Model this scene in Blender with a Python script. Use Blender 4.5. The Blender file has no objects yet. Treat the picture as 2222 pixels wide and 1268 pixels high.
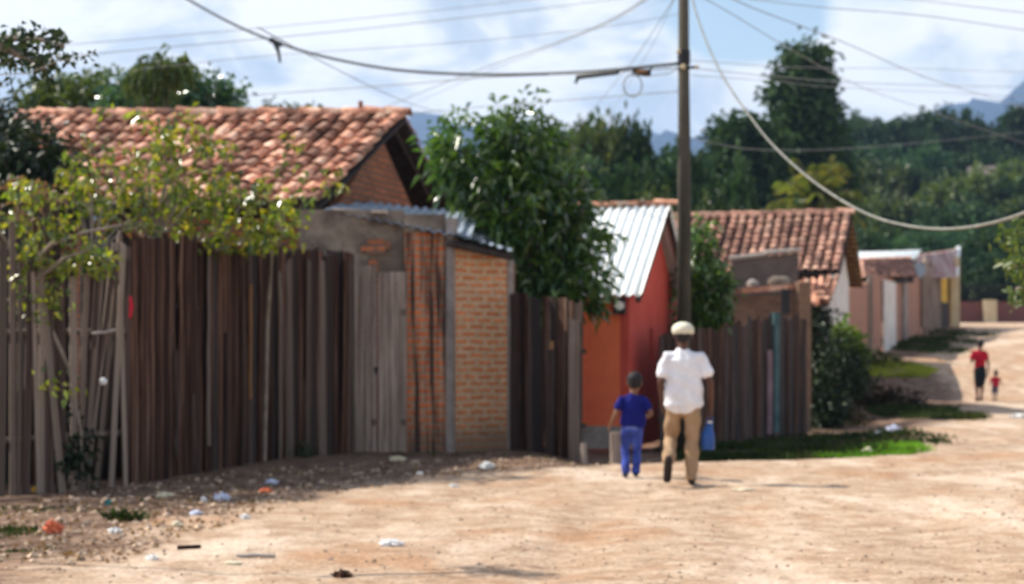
import bpy, bmesh, math, random
import numpy as np
from mathutils import Vector, Matrix
R = math.radians
rnd = random.Random(7)
nr = np.random.RandomState(11)
sc = bpy.context.scene
COL = sc.collection

# ------------------------------------------------------------------ camera
H = 1.4          # camera height
FPX = 4000.0     # focal length in pixels of the 2222 px wide photo
cam = bpy.data.cameras.new("camera"); camo = bpy.data.objects.new("camera", cam); COL.objects.link(camo)
camo.location = (0, 0, H); camo.rotation_euler = (R(90), 0, 0)
cam.sensor_width = 36; cam.lens = 36 * FPX / 2222; cam.shift_y = 126 / 2222
cam.clip_start = 0.1; cam.clip_end = 9000
cam.dof.use_dof = True; cam.dof.focus_distance = 5.2; cam.dof.aperture_fstop = 4.2
sc.camera = camo
sc.view_settings.view_transform = 'Standard'; sc.view_settings.look = 'None'
sc.view_settings.exposure = 0.55; sc.view_settings.gamma = 1

# ------------------------------------------------------------------ sun and sky
SUN_EL = R(45); SUN_AZ = math.atan2(-0.94, 0.32)      # azimuth measured from +Y towards +X
tosun = Vector((math.sin(SUN_AZ)*math.cos(SUN_EL), math.cos(SUN_AZ)*math.cos(SUN_EL), math.sin(SUN_EL)))
sl = bpy.data.lights.new("sun", 'SUN'); sl.energy = 5.0; sl.angle = R(0.55); sl.color = (1, .93, .83)
so = bpy.data.objects.new("sun", sl); COL.objects.link(so)
so.rotation_euler = tosun.to_track_quat('Z', 'Y').to_euler(); so.location = (-20, 10, 40)

def nn(nt, t, **kw):
    n = nt.nodes.new(t)
    for k, v in kw.items(): setattr(n, k, v)
    return n
def setin(nt, sock, v):
    if v is None: return
    if hasattr(v, 'is_output'): nt.links.new(v, sock)
    else:
        if isinstance(v, (tuple, list)) and len(v) == 3 and sock.type == 'RGBA': v = (*v, 1)
        sock.default_value = v
def noise(nt, vec, scale=5, detail=4, rough=.5, dist=0):
    n = nn(nt, 'ShaderNodeTexNoise'); setin(nt, n.inputs['Vector'], vec)
    n.inputs['Scale'].default_value = scale; n.inputs['Detail'].default_value = detail
    n.inputs['Roughness'].default_value = rough; n.inputs['Distortion'].default_value = dist
    return n.outputs['Fac']
def ramp(nt, fac, stops, interp='LINEAR'):
    n = nn(nt, 'ShaderNodeValToRGB'); cr = n.color_ramp; cr.interpolation = interp
    while len(cr.elements) < len(stops): cr.elements.new(.5)
    for e, (p, c) in zip(cr.elements, stops):
        e.position = p
        e.color = (c, c, c, 1) if not isinstance(c, (tuple, list)) else (*c, 1)
    setin(nt, n.inputs['Fac'], fac); return n.outputs['Color']
def mixc(nt, fac, a, b, bt='MIX'):
    n = nn(nt, 'ShaderNodeMix', data_type='RGBA', blend_type=bt)
    setin(nt, n.inputs[0], fac); setin(nt, n.inputs[6], a); setin(nt, n.inputs[7], b)
    return n.outputs[2]
def mth(nt, op, a, b=None, c=None, clamp=False):
    n = nn(nt, 'ShaderNodeMath', operation=op, use_clamp=clamp)
    setin(nt, n.inputs[0], a); setin(nt, n.inputs[1], b); setin(nt, n.inputs[2], c); return n.outputs[0]
def mapr(nt, v, a, b, c=0., d=1., t='SMOOTHSTEP'):
    n = nn(nt, 'ShaderNodeMapRange', interpolation_type=t); setin(nt, n.inputs[0], v)
    for i, x in enumerate((a, b, c, d)): n.inputs[i+1].default_value = x
    return n.outputs[0]
def vmap(nt, vec, scale=(1, 1, 1), loc=(0, 0, 0)):
    n = nn(nt, 'ShaderNodeMapping'); setin(nt, n.inputs[0], vec)
    n.inputs['Scale'].default_value = scale; n.inputs['Location'].default_value = loc; return n.outputs[0]

world = bpy.data.worlds.new("World"); sc.world = world; world.use_nodes = True
wt = world.node_tree; bg = wt.nodes['Background']
sky = nn(wt, 'ShaderNodeTexSky', sky_type='NISHITA', sun_disc=False)
sky.sun_elevation = SUN_EL; sky.sun_rotation = SUN_AZ; sky.air_density = 1.2; sky.dust_density = 1.0
wc = nn(wt, 'ShaderNodeTexCoord').outputs['Generated']
sx = nn(wt, 'ShaderNodeSeparateXYZ'); wt.links.new(wc, sx.inputs[0])
n1 = noise(wt, vmap(wt, wc, (1, 1, 1.9), (.31, .2, .07)), 6.5, 7, .52, .3)
n2 = noise(wt, vmap(wt, wc, (1, 1, 2.3), (1.1, .8, .36)), 10.5, 7, .55, .5)
dist = nn(wt, 'ShaderNodeVectorMath', operation='DISTANCE'); wt.links.new(vmap(wt, wc, (1, 1, 1.15)), dist.inputs[0])
_p = Vector((.128, 1, .186)).normalized(); dist.inputs[1].default_value = (_p.x, _p.y, _p.z*1.15)
hole = mapr(wt, dist.outputs['Value'], .01, .052, .42, 0)
cl = mth(wt, 'SUBTRACT', mapr(wt, mth(wt, 'SUBTRACT', n1, hole), .24, .42, 0, 1), mapr(wt, sx.outputs[2], .22, .5, 0, .8), clamp=True)
shade = ramp(wt, n2, [(.35, (.40, .49, .59)), (.42, (.55, .62, .68)), (.465, (.76, .78, .78)), (.53, (.90, .90, .88))])
shade = mixc(wt, mapr(wt, sx.outputs[2], .3, .0, 0, .35), shade, (.66, .73, .82))
skyc = mixc(wt, cl, sky.outputs[0], mixc(wt, 1.0, shade, (8.1, 8.1, 8.1), 'MULTIPLY'))
wt.links.new(skyc, bg.inputs[0]); bg.inputs[1].default_value = 0.12

# ------------------------------------------------------------------ pixel helpers
def P(x, y, d): return Vector(((x-1111)*d/FPX, d, H+(760-y)*d/FPX))
def X(x, d): return (x-1111)*d/FPX
# ------------------------------------------------------------------ terrain
EDGE = [(-4.2, -40), (-3.6, 6), (-2.9, 14), (-2.3, 17.5), (-1.2, 20.4), (.8, 21.9), (3.2, 22.8), (4.7, 23.9), (6.6, 31), (9.0, 39), (11.3, 46), (12.0, 50), (12.3, 56), (14.0, 62), (17.6, 72), (21.5, 88), (25.2, 105), (31, 131), (34, 150)]
def road_s(Xa, Ya):
    """signed distance to the road's left edge, positive on the road"""
    best = np.full(Xa.shape, 1e9); sg = np.ones(Xa.shape)
    for (x0, y0), (x1, y1) in zip(EDGE[:-1], EDGE[1:]):
        dx, dy = x1-x0, y1-y0; L = dx*dx+dy*dy
        t = np.clip(((Xa-x0)*dx+(Ya-y0)*dy)/L, 0, 1)
        ex, ey = Xa-(x0+t*dx), Ya-(y0+t*dy); D = np.hypot(ex, ey)
        s = np.sign(dy*ex-dx*ey); m = D < best-1e-9
        best = np.where(m, D, best); sg = np.where(m, s, sg)
    return best*np.where(sg == 0, 1, sg)
def sstep(t): t = np.clip(t, 0, 1); return t*t*(3-2*t)
YT = [-100, 44, 48, 52, 58, 70, 90, 105, 135, 150]; ZT = [0, 0, .12, .5, 1.22, 1.85, 2.5, 2.9, 3.4, 3.7]
_ph = nr.rand(14, 3)*6.28
def gz(Xa, Ya, fine=True):
    Xa = np.asarray(Xa, float); Ya = np.asarray(Ya, float)
    z = np.interp(Ya, YT, ZT)
    s = road_s(Xa, Ya)
    for k_, a_ in ((1.5, .02), (3.1, .03), (4.6, .02), (6.2, .02)):
        z = z - a_*np.exp(-((s-k_-.25*np.sin(Ya*.35+k_))/.22)**2)
    z = z - .20*sstep(-s/1.3)*sstep((Ya-21)/1.5)*sstep((Xa-.2)/1.2)*sstep((44-Ya)/8) + .05*sstep((s+.6)/1.2)*sstep((Ya-19.5)/2)*sstep((30-Ya)/5)
    u = Xa/np.maximum(Ya, 1)
    wr = sstep((u-.09)/.05)*.92+.08
    wl = .35*sstep((.05-u)/.06)
    z = z + np.maximum(wr, wl)*(26*sstep((Ya-135)/190))*(1-sstep((Ya-300)/200)) 
    for i in range(10):
        k = .35*1.45**i; a = .016/(1.22**i)
        z = z + a*np.sin(Xa*k*math.cos(i*1.9)+Ya*k*math.sin(i*1.9)+_ph[i, 0])*np.sin(Xa*k*.8*math.sin(i*1.1+1)-Ya*k*.7*math.cos(i*1.1)+_ph[i, 1])
    return z
def g(x, y): return float(gz(np.array([x]), np.array([y]))[0])

# ------------------------------------------------------------------ object helpers
ORG = {}
def root(name, label, cat, loc, group=None):
    o = bpy.data.objects.new(name, None); COL.objects.link(o); o.location = loc
    o.empty_display_size = .3; o['label'] = label; o['category'] = cat
    if group: o['group'] = group
    ORG[o.name] = Vector(loc); return o
def link(name, me, mats, parent=None, loc=None, smooth=False):
    """link a mesh given in world coordinates as an object; a child keeps its root's origin"""
    o = bpy.data.objects.new(name, me); COL.objects.link(o)
    for m in (mats if isinstance(mats, (list, tuple)) else [mats]): me.materials.append(m)
    if parent is not None:
        org = ORG[parent.name]; o.parent = parent
    elif loc is not None: org = Vector(loc); o.location = org
    else: org = Vector((0, 0, 0))
    ORG[o.name] = org
    if org.length > 0: me.transform(Matrix.Translation(-org))
    if smooth: me.polygons.foreach_set('use_smooth', [True]*len(me.polygons))
    return o
def tag(o, label=None, cat=None, group=None, kind=None):
    if label: o['label'] = label
    if cat: o['category'] = cat
    if group: o['group'] = group
    if kind: o['kind'] = kind
    return o
class MB:
    def __init__(s): s.v = []; s.f = []; s.uv = []; s.mi = []
    def face(s, pts, uv=None, mi=0):
        b = len(s.v); s.v += [tuple(p) for p in pts]; s.f.append(list(range(b, b+len(pts))))
        s.uv += (uv or [(p[0]+p[1], p[2]) for p in pts]); s.mi.append(mi)
    def mesh(s, verts, faces, mi=0):
        b = len(s.v); s.v += [tuple(p) for p in verts]
        for f in faces:
            s.f.append([b+i for i in f]); s.uv += [(verts[i][0]+verts[i][1], verts[i][2]) for i in f]; s.mi.append(mi)
    def box(s, c, size, rz=0, jit=0, mi=0, mat=None):
        hx, hy, hz = [a/2 for a in size]; m = Matrix.Rotation(rz, 3, 'Z') if mat is None else mat; c = Vector(c)
        vs = []
        for z in (-hz, hz):
            for (x, y) in ((-hx, -hy), (hx, -hy), (hx, hy), (-hx, hy)):
                vs.append(c + m @ Vector((x+rnd.uniform(-jit, jit), y+rnd.uniform(-jit, jit)*.5, z+rnd.uniform(-jit, jit))))
        s.mesh(vs, [(0, 3, 2, 1), (4, 5, 6, 7), (0, 1, 5, 4), (1, 2, 6, 5), (2, 3, 7, 6), (3, 0, 4, 7)], mi)
    def tube(s, pts, rad, n=8, mi=0, cap=True):
        pts = [Vector(p) for p in pts]; rad = rad if isinstance(rad, (list, tuple)) else [rad]*len(pts)
        vs = []; prev = None
        for i, p in enumerate(pts):
            t = (pts[min(i+1, len(pts)-1)]-pts[max(i-1, 0)]).normalized()
            if prev is None: a = t.orthogonal().normalized()
            else:
                a = prev - t*prev.dot(t); a.normalize()
            prev = a; b = t.cross(a)
            for k in range(n):
                an = 2*math.pi*k/n; vs.append(p+(a*math.cos(an)+b*math.sin(an))*rad[i])
        fs = [(i*n+k, i*n+(k+1) % n, (i+1)*n+(k+1) % n, (i+1)*n+k) for i in range(len(pts)-1) for k in range(n)]
        if cap: fs += [tuple(range(n-1, -1, -1)), tuple((len(pts)-1)*n+k for k in range(n))]
        s.mesh(vs, fs, mi)
    def build(s, name, mats, parent=None, loc=None, smooth=False):
        me = bpy.data.meshes.new(name); me.from_pydata(s.v, [], s.f)
        uvl = me.uv_layers.new(name='UVMap'); uvl.data.foreach_set('uv', np.array(s.uv, dtype=np.float32).ravel())
        me.polygons.foreach_set('material_index', s.mi); me.update()
        return link(name, me, mats, parent, loc, smooth)

# ------------------------------------------------------------------ materials
def mat_new(name):
    m = bpy.data.materials.new(name); m.use_nodes = True; return m, m.node_tree, m.node_tree.nodes['Principled BSDF']
def objvec(nt, rand=True, kind='Object'):
    v = nn(nt, 'ShaderNodeTexCoord').outputs[kind]
    if rand:
        oi = nn(nt, 'ShaderNodeObjectInfo'); a = nn(nt, 'ShaderNodeVectorMath', operation='ADD')
        k = mth(nt, 'MULTIPLY', oi.outputs['Random'], 37.0); c = nn(nt, 'ShaderNodeCombineXYZ')
        for i in range(3): nt.links.new(k, c.inputs[i])
        nt.links.new(v, a.inputs[0]); nt.links.new(c.outputs[0], a.inputs[1]); v = a.outputs[0]
    return v
def M(name, stops, scale=4, stretch=(1, 1, 1), detail=5, rough=.85, bump=.3, bscale=30, island=0, orand=0, spec=.3, metal=0, fine=.18):
    m, nt, b = mat_new(name); v = objvec(nt); vs = vmap(nt, v, stretch)
    c = ramp(nt, noise(nt, vs, scale, detail, .6), stops)
    f = noise(nt, vs, scale*7, 4, .6)
    c = mixc(nt, 1, c, ramp(nt, f, [(.3, 1-fine), (.7, 1+fine)]), 'MULTIPLY')
    if island:
        ri = nn(nt, 'ShaderNodeNewGeometry').outputs['Random Per Island']
        c = mixc(nt, 1, c, ramp(nt, ri, [(0, 1-island), (1, 1+island)]), 'MULTIPLY')
    if orand:
        ri = nn(nt, 'ShaderNodeObjectInfo').outputs['Random']
        c = mixc(nt, 1, c, ramp(nt, ri, [(0, 1-orand), (1, 1+orand)]), 'MULTIPLY')
    setin(nt, b.inputs['Base Color'], c); b.inputs['Roughness'].default_value = rough
    b.inputs['Specular IOR Level'].default_value = spec; b.inputs['Metallic'].default_value = metal
    if bump:
        bp = nn(nt, 'ShaderNodeBump'); bp.inputs['Strength'].default_value = bump; bp.inputs['Distance'].default_value = .01
        setin(nt, bp.inputs['Height'], noise(nt, vs, bscale, 5, .6)); nt.links.new(bp.outputs[0], b.inputs['Normal'])
    return m
def sc3(c, k): return tuple(a*k for a in c)
def leaf_mat(name, cols, rough=.35, trans=.35, spec=.5):
    m, nt, b = mat_new(name)
    ri = nn(nt, 'ShaderNodeNewGeometry').outputs['Random Per Island']
    c = ramp(nt, ri, [(i/(len(cols)-1), c) for i, c in enumerate(cols)])
    oi = nn(nt, 'ShaderNodeObjectInfo').outputs['Random']
    c = mixc(nt, 1, c, ramp(nt, oi, [(0, .8), (1, 1.2)]), 'MULTIPLY')
    big = noise(nt, objvec(nt), .9, 3)
    c = mixc(nt, 1, c, ramp(nt, big, [(.35, .7), (.65, 1.25)]), 'MULTIPLY')
    setin(nt, b.inputs['Base Color'], c); b.inputs['Roughness'].default_value = rough; b.inputs['Specular IOR Level'].default_value = spec
    tr = nn(nt, 'ShaderNodeBsdfTranslucent'); setin(nt, tr.inputs[0], mixc(nt, 1, c, (1.5, 1.5, .7), 'MULTIPLY'))
    mx = nn(nt, 'ShaderNodeMixShader'); mx.inputs[0].default_value = trans
    nt.links.new(b.outputs[0], mx.inputs[1]); nt.links.new(tr.outputs[0], mx.inputs[2])
    nt.links.new(mx.outputs[0], nt.nodes['Material Output'].inputs[0]); return m
def brick_mat(name, c1, c2, mortar, bw=.26, bh=.085, stain=None, ms=.014, dirt=.3):
    m, nt, b = mat_new(name); uv = nn(nt, 'ShaderNodeTexCoord').outputs['UV']
    wob = noise(nt, uv, 2.2, 3); cb = nn(nt, 'ShaderNodeCombineXYZ'); setin(nt, cb.inputs[1], mth(nt, 'MULTIPLY', mth(nt, 'SUBTRACT', wob, .5), .07))
    ad = nn(nt, 'ShaderNodeVectorMath', operation='ADD'); nt.links.new(uv, ad.inputs[0]); nt.links.new(cb.outputs[0], ad.inputs[1])
    t = nn(nt, 'ShaderNodeTexBrick'); nt.links.new(ad.outputs[0], t.inputs['Vector'])
    t.inputs['Scale'].default_value = 1; t.inputs['Brick Width'].default_value = bw; t.inputs['Row Height'].default_value = bh
    t.inputs['Mortar Size'].default_value = ms; t.inputs['Mortar Smooth'].default_value = .25; t.inputs['Bias'].default_value = .1
    setin(nt, t.inputs['Color1'], c1); setin(nt, t.inputs['Color2'], c2); setin(nt, t.inputs['Mortar'], mortar)
    c = mixc(nt, 1, t.outputs['Color'], ramp(nt, noise(nt, uv, 14, 5, .65), [(.3, .7), (.7, 1.25)]), 'MULTIPLY')
    c = mixc(nt, mapr(nt, noise(nt, uv, 1.3, 5, .65), .48, .7, 0, dirt*2), c, sc3(mortar, .8))
    sp = nn(nt, 'ShaderNodeSeparateXYZ'); nt.links.new(uv, sp.inputs[0])
    # splash dirt along the foot of the wall
    c = mixc(nt, mapr(nt, mth(nt, 'ADD', sp.outputs[1], mth(nt, 'MULTIPLY', noise(nt, uv, 3, 4), .5)), .3, .85, .75, 0), c, (.16, .12, .085))
    if stain:
        st = noise(nt, vmap(nt, uv, (9, .35, 1)), 1.0, 4, .6)
        c = mixc(nt, mapr(nt, st, stain, stain+.1, 0, .92), c, (.035, .027, .025))
    setin(nt, b.inputs['Base Color'], c); b.inputs['Roughness'].default_value = .92; b.inputs['Specular IOR Level'].default_value = .15
    bp = nn(nt, 'ShaderNodeBump'); bp.inputs['Strength'].default_value = .7; bp.inputs['Distance'].default_value = .012
    h = mth(nt, 'SUBTRACT', noise(nt, uv, 30, 4), t.outputs['Fac']); setin(nt, bp.inputs['Height'], h); nt.links.new(bp.outputs[0], b.inputs['Normal'])
    return m

MAT = {}
MAT['tile'] = M('clay_tile', [(.32, (.13, .065, .045)), (.45, (.38, .165, .10)), (.56, (.60, .31, .20)), (.68, (.84, .60, .44))], 3.2, island=.6, rough=.85, bump=.4, fine=.3)
MAT['tile_old'] = M('old_clay_tile', [(.3, (.13, .07, .055)), (.46, (.36, .18, .125)), (.68, (.58, .36, .26))], 1.6, island=.45, rough=.9, bump=.4, fine=.35)
MAT['tile_pan_shade'] = M('pan_tile_shade', [(.3, (.05, .035, .03)), (.7, (.12, .075, .055))], 3, rough=.95)  # pan tiles, shade of the gaps between covers put into the colour
MAT['wood_brown'] = M('dark_brown_wood', [(.36, (.015, .007, .005)), (.49, (.046, .023, .016)), (.57, (.10, .050, .032)), (.62, (.21, .115, .07)), (.67, (.38, .28, .22))], 1.7, (5.5, 5.5, .6), island=.1, orand=.5, bump=.6, fine=.35, spec=.15, rough=.95)
MAT['wood_grey'] = M('weathered_grey_wood', [(.3, (.065, .047, .038)), (.5, (.17, .128, .102)), (.70, (.33, .26, .215))], 1.8, (10, 10, .4), orand=.35, bump=.6, fine=.3, spec=.2, rough=.9)
MAT['wood_light'] = M('pale_grey_wood', [(.3, (.13, .098, .078)), (.5, (.27, .212, .172)), (.70, (.42, .345, .285))], 1.8, (10, 10, .4), orand=.2, bump=.5, fine=.25)
MAT['wood_orange'] = M('fresh_orange_wood', [(.3, (.16, .07, .025)), (.7, (.42, .22, .09))], 2, (5, 5, .5), orand=.2, bump=.4)
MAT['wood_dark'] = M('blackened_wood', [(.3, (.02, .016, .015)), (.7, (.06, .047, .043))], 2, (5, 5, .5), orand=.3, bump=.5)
MAT['wood_mid'] = M('grey_brown_wood', [(.3, (.025, .017, .015)), (.5, (.068, .046, .038)), (.70, (.17, .122, .105))], 1.8, (10, 10, .4), orand=.45, bump=.6, fine=.3, spec=.15, rough=.95)
MAT['concrete'] = M('stained_concrete', [(.3, (.06, .045, .036)), (.45, (.15, .115, .09)), (.6, (.28, .225, .175)), (.75, (.38, .32, .26))], 1.6, (1, 1, .9), detail=7, bump=.4)
MAT['concrete_pale'] = M('pale_concrete', [(.3, (.24, .20, .18)), (.7, (.42, .38, .34))], 2, bump=.4)
MAT['brick_orange'] = brick_mat('orange_brick', (.70, .25, .09), (.52, .17, .06), (.55, .37, .23), bh=.098, ms=.03, dirt=.25)
MAT['brick_stained'] = brick_mat('stained_brick', (.74, .21, .075), (.56, .15, .055), (.42, .27, .18), bh=.098, ms=.026, stain=.46)
MAT['brick_gable'] = brick_mat('dark_gable_brick', (.52, .19, .09), (.34, .12, .06), (.18, .12, .09), bh=.098, ms=.02)
MAT['brick_brown'] = brick_mat('brown_brick', (.30, .17, .10), (.22, .12, .08), (.20, .14, .10))
MAT['brick_far'] = brick_mat('far_brick', (.52, .24, .16), (.42, .19, .13), (.36, .25, .19))
MAT['brick_red'] = brick_mat('boundary_brick', (.24, .085, .075), (.19, .07, .065), (.15, .09, .08))
MAT['plaster_orange'] = M('orange_plaster', [(.3, (.80, .15, .07)), (.7, (.92, .22, .085))], 1.1, fine=.06, bump=.15, rough=.9)
MAT['plaster_red'] = M('red_plaster', [(.3, (.52, .07, .05)), (.7, (.62, .10, .065))], 1.3, fine=.06, bump=.15, rough=.9)
MAT['plaster_white'] = M('whitewash', [(.3, (.55, .50, .46)), (.7, (.78, .75, .70))], 1.5, fine=.07, bump=.2)
MAT['plaster_cream'] = M('cream_plaster', [(.3, (.45, .36, .22)), (.7, (.62, .52, .34))], 1.5, fine=.07, bump=.2)
MAT['plaster_yellow'] = M('yellow_plaster', [(.3, (.62, .38, .05)), (.7, (.78, .52, .08))], 1.5, fine=.07, bump=.2)
MAT['plaster_brown'] = M('brown_render', [(.3, (.085, .065, .058)), (.7, (.17, .135, .12))], 1.6, fine=.15, bump=.3)
MAT['plaster_grey'] = M('grey_render', [(.3, (.20, .165, .145)), (.7, (.36, .31, .28))], 1.6, fine=.15, bump=.3)
MAT['metal_white'] = M('galvanised_sheet', [(.3, (.80, .84, .82)), (.7, (.90, .93, .91))], 1.2, rough=.55, bump=.05, fine=.04, spec=.5)
MAT['metal_blue'] = M('dull_zinc_sheet', [(.3, (.16, .20, .25)), (.7, (.34, .40, .47))], 2, rough=.5, bump=.1, fine=.12, spec=.5)
MAT['metal_rust'] = M('faded_red_sheet', [(.35, (.30, .14, .11)), (.5, (.45, .26, .22)), (.65, (.62, .55, .50))], 1.0, rough=.6, bump=.1)
MAT['metal_dark'] = M('dark_metal', [(.3, (.008, .008, .009)), (.7, (.02, .02, .022))], 3, rough=.5, bump=.1)
MAT['pole'] = M('pole_concrete', [(.3, (.045, .040, .028)), (.7, (.10, .088, .064))], 1.3, (3, 3, .6), bump=.3)
MAT['cable'] = M('cable_sheath', [(.3, (.22, .22, .22)), (.7, (.36, .36, .35))], 3, bump=0, rough=.6)
MAT['cable_dark'] = M('dark_cable', [(.3, (.035, .04, .045)), (.7, (.07, .078, .085))], 3, bump=0, rough=.6)
MAT['cable_pale'] = M('pale_twisted_cable', [(.3, (.13, .13, .11)), (.7, (.27, .26, .22))], 9, bump=0, rough=.6)
MAT['bark'] = M('bark', [(.3, (.045, .035, .028)), (.7, (.15, .12, .10))], 4, (3, 3, .7), bump=.8)
MAT['twig'] = M('pale_twig', [(.3, (.16, .12, .09)), (.7, (.38, .32, .26))], 5, bump=.3)
MAT['leaf_mango'] = leaf_mat('mango_leaf', [(.018, .05, .010), (.04, .10, .018), (.11, .20, .022), (.03, .08, .02)], .25, .3, 1.)
MAT['leaf_vine'] = leaf_mat('vine_leaf', [(.05, .10, .012), (.13, .20, .018), (.30, .34, .02), (.07, .13, .03), (.44, .38, .03), (.08, .15, .02)], .27, .45, 1.)
MAT['leaf_dry'] = leaf_mat('dry_leaf', [(.22, .12, .07), (.34, .22, .14), (.16, .09, .055), (.24, .15, .06)], .5, .2, .4)
MAT['leaf_deep'] = leaf_mat('deep_green_leaf', [(.011, .022, .010), (.022, .042, .015), (.04, .068, .020)], .45, .18, .4)
MAT['leaf_blue'] = leaf_mat('blue_green_leaf', [(.035, .09, .055), (.055, .13, .075), (.09, .18, .09), (.06, .14, .035)], .2, .3, 1.)
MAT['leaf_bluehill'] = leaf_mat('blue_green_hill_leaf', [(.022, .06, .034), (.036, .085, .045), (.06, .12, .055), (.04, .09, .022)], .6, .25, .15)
MAT['leaf_olive'] = leaf_mat('olive_leaf', [(.045, .08, .02), (.075, .115, .028), (.11, .13, .03)], .45, .3, .4)
MAT['leaf_hill'] = leaf_mat('hill_leaf', [(.014, .036, .014), (.026, .060, .020), (.05, .095, .026)], .6, .22, .2)
MAT['leaf_lime'] = leaf_mat('lime_leaf', [(.09, .17, .02), (.17, .26, .03), (.12, .20, .03)], .4, .45, .4)
MAT['leaf_palm'] = leaf_mat('palm_leaf', [(.08, .14, .03), (.18, .24, .04), (.32, .27, .06), (.05, .10, .025)], .4, .4, .5)
MAT['grass'] = leaf_mat('grass_blade', [(.08, .22, .014), (.12, .30, .018), (.20, .38, .03)], .5, .4, .3)  # colour brightened for a sunlit look where tree shade covers the patch
MAT['grass_shade_dark'] = leaf_mat('shade_dark_grass_blade', [(.012, .026, .008), (.024, .05, .012), (.05, .075, .018), (.06, .06, .02)], .6, .3, .2)  # grass darkened in colour to put ditch shade in; reused for small tufts
MAT['grass_dry_lit'] = leaf_mat('dry_grass_blade_lit', [(.34, .40, .05), (.46, .46, .09), (.26, .36, .05)], .5, .4, .3)  # yellow-green strip, colour brightened for sunlight that does not reach it
MAT['soil'] = M('soil_clod', [(.3, (.30, .20, .13)), (.7, (.52, .38, .27))], 3, island=.4, bump=.4)
MAT['hillsoil'] = M('hillside_scrub', [(.3, (.02, .032, .014)), (.7, (.045, .06, .025))], .05, bump=0)
MAT['mountain'] = M('mountain_forest_haze', [(.3, (.018, .05, .10)), (.7, (.035, .075, .13))], .01, bump=0)  # forest colour shifted to blue, distance haze put into it

# ground material: pale road dirt, shoulder darkened by litter and by shade put into its colour
m, nt, b = mat_new('dirt'); MAT['dirt'] = m
v = nn(nt, 'ShaderNodeTexCoord').outputs['Object']
at = nn(nt, 'ShaderNodeAttribute', attribute_name='road').outputs['Fac']
big = noise(nt, v, .55, 6, .62); mid = noise(nt, v, 3.0, 6, .65); fin = noise(nt, v, 26, 6, .7)
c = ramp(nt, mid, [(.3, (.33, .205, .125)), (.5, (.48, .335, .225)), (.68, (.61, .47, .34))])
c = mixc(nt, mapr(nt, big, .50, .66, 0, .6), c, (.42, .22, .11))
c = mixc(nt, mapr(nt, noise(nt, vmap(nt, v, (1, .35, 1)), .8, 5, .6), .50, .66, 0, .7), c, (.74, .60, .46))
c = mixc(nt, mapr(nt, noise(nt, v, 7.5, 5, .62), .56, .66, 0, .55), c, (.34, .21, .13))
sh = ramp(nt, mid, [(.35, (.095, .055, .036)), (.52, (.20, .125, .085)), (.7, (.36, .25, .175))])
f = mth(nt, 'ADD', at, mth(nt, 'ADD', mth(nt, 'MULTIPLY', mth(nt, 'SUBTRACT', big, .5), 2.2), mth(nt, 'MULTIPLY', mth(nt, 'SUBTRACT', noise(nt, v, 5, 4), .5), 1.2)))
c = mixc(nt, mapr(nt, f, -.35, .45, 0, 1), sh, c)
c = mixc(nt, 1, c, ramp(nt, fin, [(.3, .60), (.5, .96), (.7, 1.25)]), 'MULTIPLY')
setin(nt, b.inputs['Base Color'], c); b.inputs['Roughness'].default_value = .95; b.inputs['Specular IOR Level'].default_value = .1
bp = nn(nt, 'ShaderNodeBump'); bp.inputs['Strength'].default_value = 1; bp.inputs['Distance'].default_value = .03
setin(nt, bp.inputs['Height'], mth(nt, 'ADD', mth(nt, 'MULTIPLY', noise(nt, v, 9, 6, .65), 1.0), mth(nt, 'MULTIPLY', fin, .4))); nt.links.new(bp.outputs[0], b.inputs['Normal'])

# ------------------------------------------------------------------ ground sheets
def seg(*a):
    out = []
    for (p, q, st) in a: out += list(np.arange(p, q, st))
    return np.array(out)
ys = seg((-40, 4, 2.0), (4, 8, .4), (8, 27, .09), (27, 36, .18), (36, 70, .4), (70, 150, 1.5), (150, 340, 6), (340, 600, 40), (600, 4200, 300))
xs = seg((-3000, -400, 260), (-400, -60, 20), (-60, -12, 3), (-12, -8, .4), (-8, 7, .11), (7, 16, .25), (16, 40, 1.2), (40, 130, 5), (130, 400, 20), (400, 3001, 260))
GX, GY = np.meshgrid(xs, ys); GZ = gz(GX, GY); GS = road_s(GX, GY)
ny, nx = GX.shape
def sheet(name, mask, mats):
    idx = np.arange(ny*nx).reshape(ny, nx)
    q = np.stack([idx[:-1, :-1], idx[:-1, 1:], idx[1:, 1:], idx[1:, :-1]], -1)[mask]
    used = np.unique(q); mp = np.zeros(ny*nx, int); mp[used] = np.arange(len(used)); q = mp[q]
    V = np.stack([GX.ravel()[used], GY.ravel()[used], GZ.ravel()[used]], -1)
    me = bpy.data.meshes.new(name); me.vertices.add(len(V)); me.vertices.foreach_set('co', V.astype(np.float32).ravel())
    me.loops.add(q.size); me.loops.foreach_set('vertex_index', q.ravel().astype(np.int32))
    me.polygons.add(len(q)); me.polygons.foreach_set('loop_start', np.arange(0, q.size, 4, dtype=np.int32))
    me.update(calc_edges=True); me.validate()
    a = me.attributes.new('road', 'FLOAT', 'POINT'); a.data.foreach_set('value', GS.ravel()[used].astype(np.float32))
    o = link(name, me, mats, smooth=True); o['kind'] = 'structure'; return o
cx = (GX[:-1, :-1]+GX[1:, 1:])/2; cy = (GY[:-1, :-1]+GY[1:, 1:])/2; cs = road_s(cx, cy)
farm = cy > 150
roadm = (~farm) & (cs > 0) & (cx < 45)
sheet('dirt_road', roadm, MAT['dirt']); sheet('ground', (~farm) & (~roadm), MAT['dirt']); sheet('hill', farm, MAT['hillsoil'])
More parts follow.
